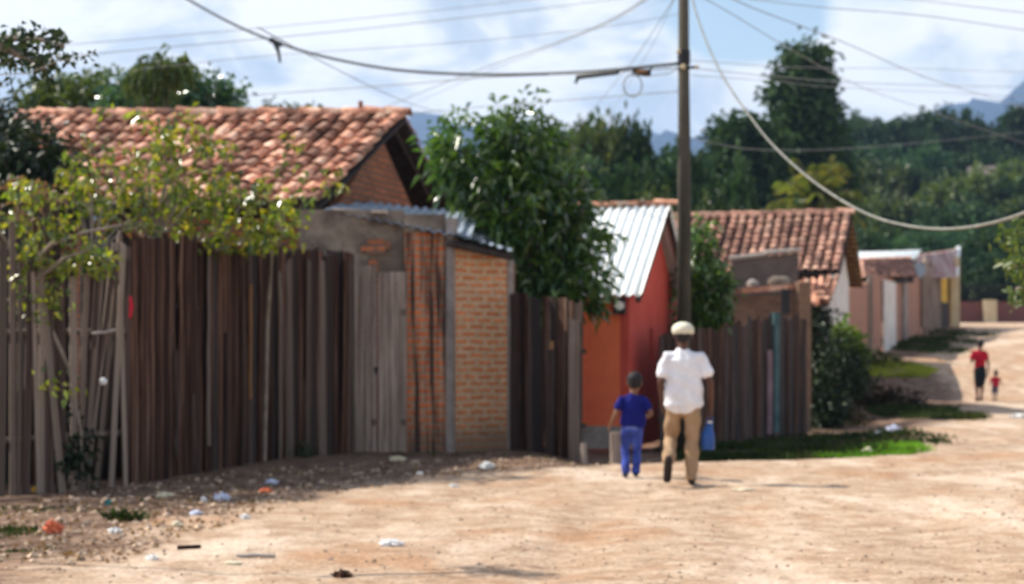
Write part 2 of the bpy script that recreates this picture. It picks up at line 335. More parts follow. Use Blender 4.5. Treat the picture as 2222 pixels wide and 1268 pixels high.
# blue ridge far off
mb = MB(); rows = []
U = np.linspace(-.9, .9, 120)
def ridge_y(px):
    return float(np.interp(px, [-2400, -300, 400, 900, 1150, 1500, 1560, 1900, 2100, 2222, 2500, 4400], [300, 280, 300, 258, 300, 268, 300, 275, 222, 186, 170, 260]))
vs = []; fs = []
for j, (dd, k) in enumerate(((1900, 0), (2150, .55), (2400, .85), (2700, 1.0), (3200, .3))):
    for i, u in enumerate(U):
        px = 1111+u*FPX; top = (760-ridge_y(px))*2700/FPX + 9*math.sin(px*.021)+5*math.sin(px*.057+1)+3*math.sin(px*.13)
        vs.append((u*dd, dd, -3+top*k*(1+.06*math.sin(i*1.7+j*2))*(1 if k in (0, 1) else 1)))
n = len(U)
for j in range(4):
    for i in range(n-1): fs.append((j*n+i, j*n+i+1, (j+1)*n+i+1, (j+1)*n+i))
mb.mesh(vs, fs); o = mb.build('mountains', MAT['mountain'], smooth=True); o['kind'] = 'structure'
# ------------------------------------------------------------------ building helpers
def wall(mb, A, B, z0, zt, th=.15, holes=(), mi=0):
    A = Vector((*A, 0)); B = Vector((*B, 0)); L = (B-A).length; t = (B-A)/L; n = Vector((-t.y, t.x, 0))*th
    if not isinstance(zt, (list, tuple)): zt = [(0, zt), (1, zt)]
    S = [s*L for s, _ in zt]; Z = [z for _, z in zt]
    br = sorted(set(S+[h[0] for h in holes]+[h[1] for h in holes]))
    top = lambda s: float(np.interp(s, S, Z))
    def Q(s, z, k=0): return A+t*s+Vector((0, 0, z))+n*k
    for i, (a, b) in enumerate(zip(br[:-1], br[1:])):
        hs = [h for h in holes if h[0] <= a+1e-6 and h[1] >= b-1e-6]
        spans = [(z0, z0, top(a), top(b))]
        if hs:
            h = hs[0]; spans = [(h[3], h[3], top(a), top(b))]
            if h[2] > z0+.01: spans.append((z0, z0, h[2], h[2]))
        for (al, bl, ah, bh) in spans:
            mb.face([Q(a, al), Q(b, bl), Q(b, bh), Q(a, ah)], [(a, al), (b, bl), (b, bh), (a, ah)], mi)
            mb.face([Q(b, bl, 1), Q(a, al, 1), Q(a, ah, 1), Q(b, bh, 1)], [(b, bl), (a, al), (a, ah), (b, bh)], mi)
            mb.face([Q(a, ah), Q(b, bh), Q(b, bh, 1), Q(a, ah, 1)], [(a, ah), (b, bh), (b, bh+th), (a, ah+th)], mi)
            if hs: 
                zz = al if al > z0 else ah
                if al > z0: mb.face([Q(a, al), Q(a, al, 1), Q(b, bl, 1), Q(b, bl)], None, mi)
            for s, lo, hi, side in ((a, al, ah, -1), (b, bl, bh, 1)):
                first = (side < 0 and i == 0) or (side > 0 and i == len(br)-2)
                if first or (holes and (any(abs(s-h[0]) < 1e-6 or abs(s-h[1]) < 1e-6 for h in holes)) and not hs):
                    mb.face([Q(s, lo), Q(s, lo, 1), Q(s, hi, 1), Q(s, hi)], [(0, lo), (th, lo), (th, hi), (0, hi)], mi)
def bil(E0, E1, R0, R1, u, v): return (E0*(1-u)+E1*u)*(1-v)+(R0*(1-u)+R1*u)*v
def tile_roof(mb, E0, E1, R0, R1, nc, nrw, jit=.02, sag=.05, both=True, mi=0, cols_from=0):
    """barrel tiles: convex covers over concave pans"""
    W = ((E1-E0).length+(R1-R0).length)/2; p = W/nc; r = p*.36; N = (E1-E0).cross(R0-E0).normalized()
    if N.z < 0: N = -N
    al = (E1-E0).normalized()
    def pos(u, v): return bil(E0, E1, R0, R1, u, v) - N*sag*math.sin(math.pi*min(max(u, 0), 1))*math.sin(math.pi*min(max(v, 0), 1))
    ph = rnd.uniform(0, 6)
    for c in range(nc):
        uc = (c+.5)/nc; pu = (c+0)/nc
        wob = rnd.uniform(-jit, jit)
        for j in range(nrw):
            v0 = j/nrw-rnd.uniform(.0, .12)/nrw; v1 = (j+1.18)/nrw; v1 = min(v1, 1.02)
            du = (rnd.uniform(-jit, jit)+wob)/W; dz = rnd.uniform(-.006, .014)
            a = pos(uc+du, v0)+N*(.078+dz+.01*math.sin(c*.7+ph)); b = pos(uc+du*.4, v1)+N*(.035+dz)
            ra, rb = r*1.08*rnd.uniform(.95, 1.06), r*.9
            vs = []
            for (q, rr) in ((a, ra), (b, rb)):
                for k in range(7):
                    an = math.pi*k/6; vs.append(q+al*(-math.cos(an)*rr)+N*(math.sin(an)*rr*.8-.01))
            for (q, rr) in ((a, ra-.014), (b, rb-.014)):
                for k in range(7):
                    an = math.pi*k/6; vs.append(q+al*(-math.cos(an)*rr)+N*(math.sin(an)*rr*.8-.01))
            fs = [(k, k+1, 8+k, 7+k) for k in range(6)]+[(14+k+1, 14+k, 21+k, 22+k) for k in range(6)]+[(k+1, k, 14+k, 15+k) for k in range(6)]
            mb.mesh(vs, fs, mi)
            if both:
                a = pos(pu+du, v0+.02)+N*(.045); b = pos(pu+du*.4, v1)+N*(.02)
                vs = []
                for (q, rr) in ((a, r*.85), (b, r*1.0)):
                    for k in range(5):
                        an = math.pi*k/4; vs.append(q+al*(-math.cos(an)*rr)-N*(math.sin(an)*rr*.45))
                mb.mesh(vs, [(k, k+1, 6+k, 5+k) for k in range(4)], 1)
def ridge_tiles(mb, A, B, r=.11, n=None, mi=0):
    L = (B-A).length; n = n or int(L/.34); t = (B-A)/L; s = t.cross(Vector((0, 0, 1))).normalized()
    for i in range(n):
        a = A+t*(L*i/n)+Vector((0, 0, rnd.uniform(-.012, .02))); b = A+t*(L*(i+1.15)/n)+Vector((0, 0, -.01))
        vs = []
        for q, rr in ((a, r*1.1), (b, r*.92)):
            for k in range(7):
                an = math.pi*k/6; vs.append(q+s*(math.cos(an)*rr)+Vector((0, 0, math.sin(an)*rr)))
        mb.mesh(vs, [(k, k+1, 8+k, 7+k) for k in range(6)], mi)
def slab(mb, E0, E1, R0, R1, th=.04, off=0., mi=0):
    N = (E1-E0).cross(R0-E0).normalized()
    if N.z < 0: N = -N
    q = [E0, E1, R1, R0]; vs = [p+N*off for p in q]+[p+N*(off-th) for p in q]
    mb.mesh(vs, [(0, 1, 2, 3), (7, 6, 5, 4), (0, 4, 5, 1), (1, 5, 6, 2), (2, 6, 7, 3), (3, 7, 4, 0)], mi)
def corrugated(mb, E0, E1, R0, R1, nw, amp=.03, th=.006, seg_=8, rows=3, mi=0):
    N = (E1-E0).cross(R0-E0).normalized()
    if N.z < 0: N = -N
    n = nw*seg_
    for k, o in ((0, 0), (1, -th)):
        vs = []; 
        for j in range(rows+1):
            for i in range(n+1):
                u = i/n; v = j/rows
                vs.append(bil(E0, E1, R0, R1, u, v)+N*(amp*math.cos(2*math.pi*nw*u)+o+.01*math.sin(u*5+v*3)))
        fs = [(j*(n+1)+i, j*(n+1)+i+1, (j+1)*(n+1)+i+1, (j+1)*(n+1)+i) for j in range(rows) for i in range(n)]
        if k: fs = [f[::-1] for f in fs]
        mb.mesh(vs, fs, mi)
V3 = Vector
def v2(p, z): return Vector((p[0], p[1], z))

# ------------------------------------------------------------------ 1. big tiled house on the left
R1 = V3((-1.63, 28.7, 5.02)); R0 = V3((-8.1, 30.3, 5.20)); E1 = V3((-2.66, 25.8, 3.43)); E0 = V3((-9.1, 27.4, 3.55))
B1 = V3((-.86, 31.2, 3.5)); B0 = V3((-7.3, 32.8, 3.7))
ha = root('tile_roofed_house', 'brick house with wide terracotta tile roof behind the brown board fence', 'house', (-4, 28, 0))
mb = MB(); tile_roof(mb, E0, E1, R0, R1, 25, 10, sag=.10, jit=.028); tr = mb.build('roof', [MAT['tile'], MAT['tile_pan_shade']], ha)
mb = MB(); slab(mb, E0+V3((0, .05, 0)), E1+V3((-.02, .05, 0)), R0, R1+V3((-.02, 0, 0)), .03, -.02); slab(mb, B0, B1, R0-V3((0, 0, .03)), R1-V3((.02, 0, .03)), .03, -.02)
for k in range(13):   # rafters
    u = (k+.5)/13
    for (ee, rr) in (((E0, E1), (R0, R1)), ((B0, B1), (R0, R1))):
        a = ee[0].lerp(ee[1], u)-V3((0, 0, .10)); c_ = rr[0].lerp(rr[1], u)-V3((0, 0, .12)); mb.tube([a, c_], .04, 5)
mb.build('roof_boards', MAT['wood_dark'], ha)
mb = MB(); tile_roof(mb, B0, B1, R0, R1, 27, 11, sag=.06, both=False); mb.build('rear_roof', MAT['tile_old'], ha)
mb = MB(); ridge_tiles(mb, R0+V3((0, 0, .05)), R1+V3((0, 0, .05)), .12); mb.tube([R0.lerp(R1, .885)+V3((0, 0, .1)), R0.lerp(R1, .885)+V3((0, 0, .26))], .04, 6); mb.build('ridge', MAT['tile'], ha)
gA = (-2.62, 26.35); gB = (-1.45, 30.85); gL = (-8.6, 27.9); gLb = (-7.4, 32.2)
mb = MB(); wall(mb, gA, gB, -.3, [(0, 3.25), (.5, 4.72), (1, 3.3)], .15)
mb.build('gable_wall', MAT['brick_gable'], ha); mb = MB(); wall(mb, gLb, gL, -.3, [(0, 3.3), (.5, 4.85), (1, 3.3)], .15); mb.build('gable_wall', MAT['brick_gable'], ha)
mb = MB(); wall(mb, gL, (gA[0]-.16, gA[1]+.05), -.3, 3.3, .15); mb.build('wall', MAT['brick_gable'], ha); mb = MB(); wall(mb, (gB[0]-.2, gB[1]), gLb, -.3, 3.3, .15); mb.build('wall', MAT['brick_gable'], ha)
mb = MB()
for zz in (3.3, 3.85, 4.4):
    for kk, (q) in enumerate(((.0), )):
        pass
mb.tube([E1+V3((.1, .05, -.06)), P(842, 462, 25.2)], .022, 6); mb.build('roof_batten', MAT['wood_light'], ha)

# ------------------------------------------------------------------ 2. brick shed
sh = root('brick_shed', 'low brick shed with stained concrete lintel and zinc roof beside the grey gate', 'shed', (-1, 25.7, 0))
A0 = (X(648, 25.3), 25.3); A1 = (X(878, 25.4), 25.4); A2 = (X(968, 25.45), 25.45); A3 = (X(982, 25.42), 25.42); A4 = (X(1101, 25.9), 25.9)
mb = MB(); wall(mb, A0, A1, -.2, [(0, 3.33), (1, 3.33)], .18, holes=[(.78, 1.40, -.2, 2.42)]); mb.build('lintel_wall', MAT['concrete'], sh)
mb = MB(); wall(mb, (X(795, 25.28), 25.28), (X(835, 25.28), 25.28), 2.72, 2.93, .04); wall(mb, (X(800, 25.28), 25.28), (X(822, 25.28), 25.28), 2.46, 2.66, .04); wall(mb, (X(828, 25.28), 25.285), (X(848, 25.28), 25.285), 2.80, 2.88, .04); wall(mb, (X(783, 25.28), 25.285), (X(797, 25.28), 25.285), 2.76, 2.85, .04); mb.build('exposed_bricks', MAT['brick_gable'], sh)
mb = MB(); wall(mb, (A1[0], A1[1]-.06), (A2[0], A2[1]-.06), -.2, 3.02, .24); mb.build('pier', MAT['brick_stained'], sh)
mb = MB(); wall(mb, (A1[0], A1[1]-.06), (A2[0], A2[1]-.06), 3.023, 3.27, .24)
mb.build('pier_cap', MAT['concrete'], sh)
mb = MB(); wall(mb, (A2[0]+.005, A2[1]-.09), (A3[0], A3[1]-.09), -.2, 3.22, .2); wall(mb, (A4[0]+.004, A4[1]-.02), (A4[0]+.09, A4[1]+.0), -.2, 2.66, .2); mb.build('concrete_post', MAT['plaster_grey'], sh)
mb = MB(); wall(mb, A3, A4, -.2, [(0, 2.86), (1, 2.68)], .15); mb.build('brick_wall', MAT['brick_orange'], sh)
mb = MB(); wall(mb, (A4[0]+.094, A4[1]+.0), (.12, 27.9), -.2, 2.62, .14); mb.build('side_wall', MAT['brick_gable'], sh)
mb = MB(); a = P(640, 470, 25.2); 
e0, e1, r0, r1 = P(700, 459, 25.35), P(1022, 516, 25.2), P(770, 434, 28.2), P(1038, 464, 27.6)
corrugated(mb, e0, e1, r0, r1, 14, .02); mb.build('roof', MAT['metal_blue'], sh)
mb = MB(); e0, e1, r0, r1 = P(972, 514, 25.15), P(1114, 552, 25.5), P(1000, 500, 27.2), P(1075, 520, 28.0)
corrugated(mb, e0+V3((0, 0, .05)), e1+V3((0, 0, .05)), r0, r1, 7, .015); mb.build('porch_roof', MAT['metal_blue'], sh)
mb = MB(); mb.tube([P(968, 526, 25.2), P(1108, 558, 25.6)], .05, 6); mb.tube([P(985, 520, 25.7), P(1096, 548, 26.2)], .04, 6); mb.build('roof_beam', MAT['wood_dark'], sh)

# ------------------------------------------------------------------ 3. orange house
oh = root('orange_house', 'small orange and red plastered house with shiny corrugated metal roof', 'house', (1.5, 30, 0))
R1 = V3((2.58, 30.0, 3.76)); dr = V3((-.968, .25, 0)); R0 = R1+dr*2.1; E1 = V3((1.96, 27.85, 2.24)); E0 = E1+dr*2.1; B1 = V3((3.15, 32.2, 2.35)); B0 = B1+dr*2.1
mb = MB(); corrugated(mb, E0, E1, R0, R1, 15, .026, rows=2); mb.build('roof', MAT['metal_white'], oh)
mb = MB(); corrugated(mb, B1, B0, R1, R0, 15, .032, rows=2); mb.build('rear_roof', MAT['metal_white'], oh)
mb = MB(); ridge_tiles(mb, R0+V3((0, 0, .0)), R1+V3((.1, -.02, .02)), .075, 6); mb.build('ridge', MAT['tile'], oh)
mb = MB()
for (a, c_) in ((E1, R1), (B1, R1)): mb.tube([a-V3((.06, 0, .09)), c_-V3((.06, 0, .11))], .045, 5)
mb.tube([R1-V3((0, 0, .14)), R0-V3((0, 0, .14))], .05, 5); mb.build('rafter', MAT['wood_dark'], oh)
c0 = (1.78, 28.05); cL = (c0[0]-1.75*.968, c0[1]+1.75*.25); cB = (2.88, 32.3)
mb = MB(); wall(mb, cL, c0, .24, 2.2, .14); mb.build('front_wall', MAT['plaster_orange'], oh)
mb = MB(); wall(mb, (c0[0]+.003, c0[1]-.004), cB, -.1, [(0, 2.24), (.49, 3.66), (1, 2.25)], .14, holes=[(1.75, 2.05, 1.25, 1.75)]); 
mb.build('gable_wall', MAT['plaster_red'], oh); mb = MB(); wall(mb, (cB[0]-.15, cB[1]), (cL[0]+1.1, cB[1]+.45), -.1, 2.2, .14); mb.build('rear_wall', MAT['plaster_red'], oh)
mb = MB(); wall(mb, (cL[0]-.01, cL[1]-.06), (c0[0]+.0, c0[1]-.06), -.1, .236, .2); mb.build('plinth', MAT['concrete_pale'], oh)
mb = MB(); w_ = Vector((cB[0]-c0[0], cB[1]-c0[1], 0)).normalized(); nrm = Vector((w_.y, -w_.x, 0)); q = Vector((*c0, 1.5))+w_*1.9-nrm*.08
mb.box(q, (.28, .03, .48), math.atan2(w_.y, w_.x)); mb.build('shutter', MAT['wood_dark'], oh)
me_ = root('electric_meter', 'dark electric meter box with a round white dial under the metal eave', 'meter', P(1345, 664, 27.95))
mb = MB(); mb.box(P(1345, 664, 27.98), (.17, .12, .26), R(-14)); mb.build('meter_box', MAT['metal_dark'], me_)
mb = MB(); p = P(1344, 664, 27.9); mb.tube([p, p+V3((.012, -.05, 0))], .062, 16); mb.build('dial', MAT['plaster_white'], me_)

# ------------------------------------------------------------------ 4. second tiled house
hc = root('white_gabled_house', 'tile roofed house with a whitewashed gable wall right of the pole', 'house', (5, 43, 0))
R1 = P(1850, 466, 43.3); R0 = P(1425, 476, 44.6); E1 = P(1823, 592, 40.6); E0 = P(1385, 602, 41.9); B1 = P(1873, 616, 46.5); B0 = R0+(B1-R1)
mb = MB(); tile_roof(mb, E0, E1, R0, R1, 21, 12, sag=.05); mb.build('roof', [MAT['tile_old'], MAT['tile_pan_shade']], hc)
mb = MB(); tile_roof(mb, B0, B1, R0, R1, 21, 12, sag=.05, both=False); mb.build('rear_roof', MAT['tile_old'], hc)
mb = MB(); ridge_tiles(mb, R0+V3((0, 0, .04)), R1+V3((0, 0, .04)), .11); mb.build('ridge', MAT['tile_old'], hc)
mb = MB(); slab(mb, E0, E1, R0, R1, .03, -.02); slab(mb, B0, B1, R0, R1, .03, -.05); mb.build('roof_boards', MAT['wood_dark'], hc)
mb = MB()
for k in range(15):
    q = R1.lerp(B1, (k+.5)/15)-V3((0, 0, .13)); mb.box(q+V3((-.28, .07, 0)), (.62, .05, .05), R(-15))
mb.build('purlins', MAT['wood_orange'], hc)
w0 = (X(1799, 40.95), 40.95); w1 = (X(1842, 45.9), 45.9); wl = (X(1405, 42.2), 42.2)
mb = MB(); wall(mb, w0, w1, -.3, [(0, E1.z-.03), (.49, R1.z-.16), (1, B1.z)], .15); mb.build('gable_wall', MAT['plaster_white'], hc)
mb = MB(); wall(mb, wl, (w0[0]-.003, w0[1]+.01), -.3, E1.z-.1, .15); mb.build('wall', MAT['brick_brown'], hc); mb = MB(); wall(mb, (w1[0]-.16, w1[1]), (wl[0]+1, 47), -.3, B1.z, .15); mb.build('wall', MAT['brick_brown'], hc)

# annex in front of it
an = root('rendered_annex', 'flat topped brown annex with a red brick ledge against the second tiled house', 'outbuilding', (5.5, 37.5, 0))
d = 38.2
mb = MB(); wall(mb, (X(1588, d), d+.1), (X(1733, d), d), -.2, [(0, P(0, 566, d).z), (.45, P(0, 556, d).z), (1, P(0, 549, d).z)], .2); mb.build('upper_wall', MAT['plaster_brown'], an)
mb = MB(); a = P(1583, 561, d-.08); c_ = P(1737, 543, d-.08)
mb.tube([a, a.lerp(c_, .47), a.lerp(c_, .53)+V3((0, 0, .03)), c_], [.05, .045, .055, .05], 6); mb.build('coping', MAT['concrete_pale'], an)
mb = MB(); d2 = 36.6; wall(mb, (X(1500, d2), d2+.3), (X(1722, d2), d2), -.2, P(0, 640, d2).z, .2); mb.build('brick_wall', MAT['brick_brown'], an)
mb = MB(); a = P(1568, 634, d2+.02); c_ = P(1735, 622, d2+.02); mb.box((a+c_)/2+V3((0, .12, 0)), ((c_-a).length, .42, .10), 0, mat=Matrix.Rotation(math.atan2(c_.x-a.x, 99)*0, 3, 'Z') @ Matrix.Rotation(-math.atan2(c_.z-a.z, c_.x-a.x), 3, 'Y')); mb.build('brick_ledge', MAT['tile'], an)
mb = MB(); wall(mb, (X(1733, 36.4), 36.4), (X(1760, 36.5), 36.5), -.2, P(0, 612, 36.4).z, .24); mb.build('pier', MAT['brick_brown'], an)
mb = MB(); mb.box(P(1704, 655, 36.3), (.16, .1, .5), 0); mb.build('dark_post', MAT['metal_dark'], an)  # solid dark post against the annex wall, not an opening
mb = MB(); e0, e1, r0, r1 = P(1772, 660, 37.2), P(1800, 660, 37.6), P(1736, 612, 38.6), P(1822, 600, 39.4)
tile_roof(mb, e0, e1, r0, r1, 5, 4, sag=0, both=False); slab(mb, e0, e1, r0, r1, .05, .0); slab(mb, P(1733, 640, 37.4), P(1778, 652, 37.2), P(1733, 604, 38.5), P(1800, 604, 38.7), .05, -.06); mb.build('lean_to_roof', MAT['tile'], an)
for i, (px, py, r_, lb) in enumerate(((1635, 617, .13, 'round pale stone on the red brick ledge nearest the pole'), (1692, 612, .16, 'wide dark stone on the red brick ledge near the brick pier'))):
    bm = bmesh.new(); bmesh.ops.create_icosphere(bm, subdivisions=2, radius=r_)
    for v_ in bm.verts: v_.co *= 1+.18*math.sin(v_.co.x*30+i)*math.cos(v_.co.z*25); v_.co.z *= .75; v_.co.x *= 1+.5*i
    me = bpy.data.meshes.new('stone'); bm.to_mesh(me); bm.free(); q = P(px, py, d2+.05); me.transform(Matrix.Translation(q))
    tag(link('stone', me, MAT['concrete_pale'] if i == 0 else MAT['concrete'], loc=q-V3((0, 0, r_*.7)), smooth=True), lb, 'stone')

# ------------------------------------------------------------------ 5. far row of houses
def L2(px, d): return (X(px, d), d)
fb = root('brick_lane_wall', 'low brick wall with a timber post between the white gable and the far row', 'wall', (*L2(1840, 47.5), .1))
mb = MB(); wall(mb, L2(1838, 47.5), L2(1884, 57.2), -.2, [(0, 2.95), (1, 3.5)], .15); mb.build('brickwork', MAT['brick_far'], fb)
mb = MB(); wall(mb, (L2(1856, 51.5)[0]+.02, 51.45), (L2(1866, 53.5)[0]+.02, 53.45), -.2, 3.2, .03); mb.build('grey_panel', MAT['plaster_grey'], fb)
mb = MB(); q = L2(1888, 57); mb.box((q[0], q[1], 2.2), (.16, .16, 3.0)); mb.build('post', MAT['wood_light'], fb)
hd = root('far_tiled_house', 'low brick house with small tile roof and white ridge sheet beyond the white gable', 'house', (*L2(1900, 60), 1.2))
q0, q1 = L2(1892, 58), L2(1992, 72)
mb = MB(); wall(mb, q0, q1, .8, [(0, 3.75), (1, 4.25)], .15, holes=[(2.6, 5.2, 1.4, 3.7)]); mb.build('wall', MAT['brick_far'], hd)
mb = MB(); wall(mb, (q0[0]+2.6*.34+.02, q0[1]+2.6*.94+.05), (q0[0]+5.2*.34+.02, q0[1]+5.2*.94+.05), 1.0, 3.7, .05); mb.build('door_panel', MAT['plaster_white'], hd)
mb = MB(); q = L2(1962, 66.2); wall(mb, (q[0], q[1]-.05), (q[0]+.32, q[1]+.85), .8, 4.1, .2); mb.build('pilaster', MAT['plaster_grey'], hd)
mb = MB(); tile_roof(mb, P(1868, 606, 57.5), P(1985, 606, 68), P(1862, 566, 61), P(1972, 562, 71), 26, 7, sag=.04); mb.build('roof', [MAT['tile_old'], MAT['tile_pan_shade']], hd)
mb = MB(); corrugated(mb, P(1862, 566, 61.2), P(1985, 563, 71), P(1862, 547, 66), P(2000, 543, 76), 22, .03); mb.build('upper_roof', MAT['metal_white'], hd)
mb = MB(); slab(mb, P(1868, 610, 57.6), P(1985, 610, 68), P(1862, 568, 61.2), P(1972, 564, 71), .06, -.03); mb.build('roof_boards', MAT['wood_dark'], hd)
he = root('far_metal_roofed_house', 'farthest house of the row with faded red metal roof and a yellow end porch', 'house', (*L2(2000, 78), 2))
q0, q1 = L2(1994, 72.4), L2(2037, 88)
mb = MB(); wall(mb, q0, q1, 1.2, [(0, 4.35), (1, 5.5)], .15); mb.build('wall', MAT['brick_far'], he)
for k in range(7):
    t_ = (k+.5)/7; mb = MB(); mb.box((q0[0]+(q1[0]-q0[0])*t_+.05, q0[1]+(q1[1]-q0[1])*t_-.05, 3.6), (.12, .35, 3.2 if k % 2 else 2.6), R(8)); mb.build('cladding_board', MAT['wood_light'], he)
mb = MB(); wall(mb, (q1[0]+.02, q1[1]+.1), L2(2056, 92), 1.6, 5.6, .15); mb.build('yellow_wall', MAT['plaster_yellow'], he)
mb = MB(); wall(mb, (q1[0]+.06, q1[1]-.06), (L2(2060, 90)[0], 90), 1.6, 3.7, .08); mb.build('dark_door', MAT['wood_dark'], he)
mb = MB(); q = L2(2072, 91); mb.box((q[0], q[1], 4), (.42, .3, 4.0)); mb.build('porch_post', MAT['plaster_cream'], he)
mb = MB(); corrugated(mb, P(1982, 606, 73), P(2075, 600, 89), P(1990, 553, 79), P(2080, 540, 95), 26, .035)
mb.build('roof', MAT['metal_rust'], he)
mb = MB(); corrugated(mb, P(2035, 606, 86.8), P(2078, 601, 89.5), P(2052, 580, 88.5), P(2080, 578, 91.5), 8, .02); slab(mb, P(2070, 600, 89.2), P(2078, 600, 89.6), P(2074, 538, 95), P(2082, 538, 95.3), .08, .1); mb.build('eave_sheet', MAT['metal_white'], he)
mb = MB(); p = P(1988, 590, 72.8); mb.tube([p, p+V3((0, -.35, .06))], [.34, .30], 16); mb.build('satellite_dish', MAT['metal_blue'], he)

bw = root('boundary_wall', 'long dark red brick boundary wall with a cream pillar across the end of the road', 'wall', (*L2(2100, 134), 3.3))
mb = MB(); wall(mb, (X(1990, 134), 134), (X(2700, 136), 136), 2.5, 4.93, .3); mb.build('brickwork', MAT['brick_red'], bw)
for px in (2150, 2330, 2520):
    mb = MB(); mb.box((X(px, 133.8), 134.1, 3.85), (.85, .8, 2.4)); mb.build('pillar', MAT['plaster_cream'], bw)
mb = MB()
for k in range(80):
    px = 2010+k*8.5; mb.box((X(px, 134.2), 134.25, 5.6), (.05, .05, 1.35))
mb.box((X(2350, 134.2), 134.25, 6.1), (24, .05, .06)); mb.build('railing', MAT['metal_dark'], bw)

# house up the hill
q = P(2130, 385, 215); hh = root('hillside_house', 'small dull red roofed house among the trees high on the right hillside', 'house', q)
mb = MB(); slab(mb, P(2096, 384, 213), P(2166, 382, 213), P(2100, 362, 217), P(2162, 360, 217), .2); mb.build('roof', MAT['plaster_brown'], hh)
mb = MB(); mb.box(P(2130, 415, 216), (3.6, 3, 3.2)); mb.build('wall', MAT['plaster_brown'], hh)
mb = MB(); mb.box(P(2115, 396, 214.2), (1.1, .12, .9)); mb.build('window', MAT['plaster_white'], hh)

# ------------------------------------------------------------------ fences (boards are parts; meshes shared between copies)
def board_mesh(name, w, h, matk, point=False):
    mb = MB(); n = 6; th = .025
    vs = []
    for j in range(n+1):
        z = h*j/n; a = -w/2+rnd.uniform(-.008, .008); c_ = w/2+rnd.uniform(-.008, .008)
        dz = rnd.uniform(-.014, .014) if j == n else 0; dz2 = rnd.uniform(-.014, .014) if j == n else 0
        if point and j == n: a *= .4; c_ *= .4
        yb = rnd.uniform(-.008, .008)
        vs += [(a, yb, z+dz), (c_, yb, z+dz2), (c_, yb+th, z+dz2), (a, yb+th, z+dz)]
    fs = [(3, 2, 1, 0), (4*n, 4*n+1, 4*n+2, 4*n+3)]
    for j in range(n):
        o = 4*j
        fs += [(o+k, o+(k+1) % 4, o+4+(k+1) % 4, o+4+k) for k in range(4)]
    mb.mesh(vs, fs); me = bpy.data.meshes.new(name); me.from_pydata(mb.v, [], mb.f); me.materials.append(MAT[matk]); return me
BM = {}
for k in ('wood_brown', 'wood_grey', 'wood_light', 'wood_orange', 'wood_dark', 'wood_mid'):
    BM[k] = [board_mesh('board_'+k, 1, 1, k) for _ in range(4)]
def board(rt, name, x, y, z, w, h, rz, kind, lean=0, tilt=0, off=0):
    o = bpy.data.objects.new(name, rnd.choice(BM[kind])); COL.objects.link(o); o.parent = rt
    org = ORG[rt.name]; o.location = Vector((x+math.sin(rz)*off, y-math.cos(rz)*off, z))-org
    o.rotation_euler = (tilt, lean, rz); o.scale = (w, 1, h); return o
def fence_run(rt, A, B, tops, n, kinds, wj=.0, gap=.0, lean=.01, name='board', hj=.05, offj=.01, sink=.06):
    A = Vector(A); B = Vector(B); L = (B-A).length; rz = math.atan2(B.y-A.y, B.x-A.x)
    for k in range(n):
        t_ = (k+.5)/n; q = A.lerp(B, t_); zb = g(q.x, q.y)-sink
        top = float(np.interp(t_, np.linspace(0, 1, len(tops)), tops))
        zt = H+(760-top)*q.y/FPX+rnd.uniform(-hj, hj)
        kd = rnd.choices([c for c, _ in kinds], [w for _, w in kinds])[0]
        board(rt, name, q.x, q.y, zb, L/n*(1-gap)*(1+rnd.uniform(-wj, wj)), zt-zb, rz, kd, rnd.gauss(0, lean), 0, rnd.uniform(-offj, offj))
def rails(rt, A, B, hs, matk, off=.05, r=.035):
    rz = math.atan2(B[1]-A[1], B[0]-A[0])
    for h_ in hs:
        mb = MB(); a = V3((A[0]-math.sin(rz)*off, A[1]+math.cos(rz)*off, g(*A)+h_)); c_ = V3((B[0]-math.sin(rz)*off, B[1]+math.cos(rz)*off, g(*B)+h_))
        mb.tube([a, a.lerp(c_, .5)+V3((0, 0, -.02)), c_], r, 6); mb.build('rail', MAT[matk], rt)
# brown board fence
F0, F1, F2 = (X(282, 19.3), 19.3), (X(622, 24.0), 24.0), (X(768, 25.0), 25.0)
f1 = root('brown_board_fence', 'tall dark brown fence of close vertical boards under the leafy vine', 'fence', (*F0, g(*F0)))
fence_run(f1, F0, F1, [512, 520, 532, 538], 38, [('wood_brown', 14), ('wood_dark', 1), ('wood_mid', 1)], wj=.2, gap=.03, hj=.05, offj=.025)
fence_run(f1, (F0[0]-.05, F0[1]+.07), (F1[0]-.06, F1[1]+.07), [525, 530, 540, 545], 19, [('wood_dark', 1)], gap=-.1, name='gap_shade_board')  # dark boards added behind to block light and blacken the gaps
for k, kd, w_, h0, h1 in ((.71, 'wood_orange', .035, .8, 2.2), (.43, 'wood_light', .035, .3, 2.5), (.55, 'wood_mid', .05, 0, 1.6), (.66, 'wood_mid', .04, 0, 2.4), (.93, 'wood_grey', .06, 0, 2.4), (.99, 'wood_grey', .05, 0, 2.5), (.24, 'wood_mid', .04, .2, 1.4), (.34, 'wood_mid', .03, .1, .9)):
    q = Vector(F0).lerp(Vector(F1), k); board(f1, 'batten', q.x, q.y, g(q.x, q.y)+h0, w_, h1-h0, math.atan2(F1[1]-F0[1], F1[0]-F0[0]), kd, rnd.uniform(-.01, .01), 0, .045)
rails(f1, F0, F1, (.5, 1.9), 'wood_dark', .06)
f2 = root('patched_board_fence', 'mixed grey and brown board fence between the brown fence and the gate', 'fence', (*F1, g(*F1)))
fence_run(f2, (F1[0]+.03, F1[1]+.02), F2, [540, 545, 545], 9, [('wood_brown', 5), ('wood_mid', 2), ('wood_dark', 1)], wj=.25, gap=.0, hj=.04)
fence_run(f2, (F1[0]-.03, F1[1]+.08), (F2[0]-.05, F2[1]+.08), [550, 552, 555], 6, [('wood_dark', 1)], gap=-.1, name='gap_shade_board')  # same added dark layer, darkening the gaps of the patched run
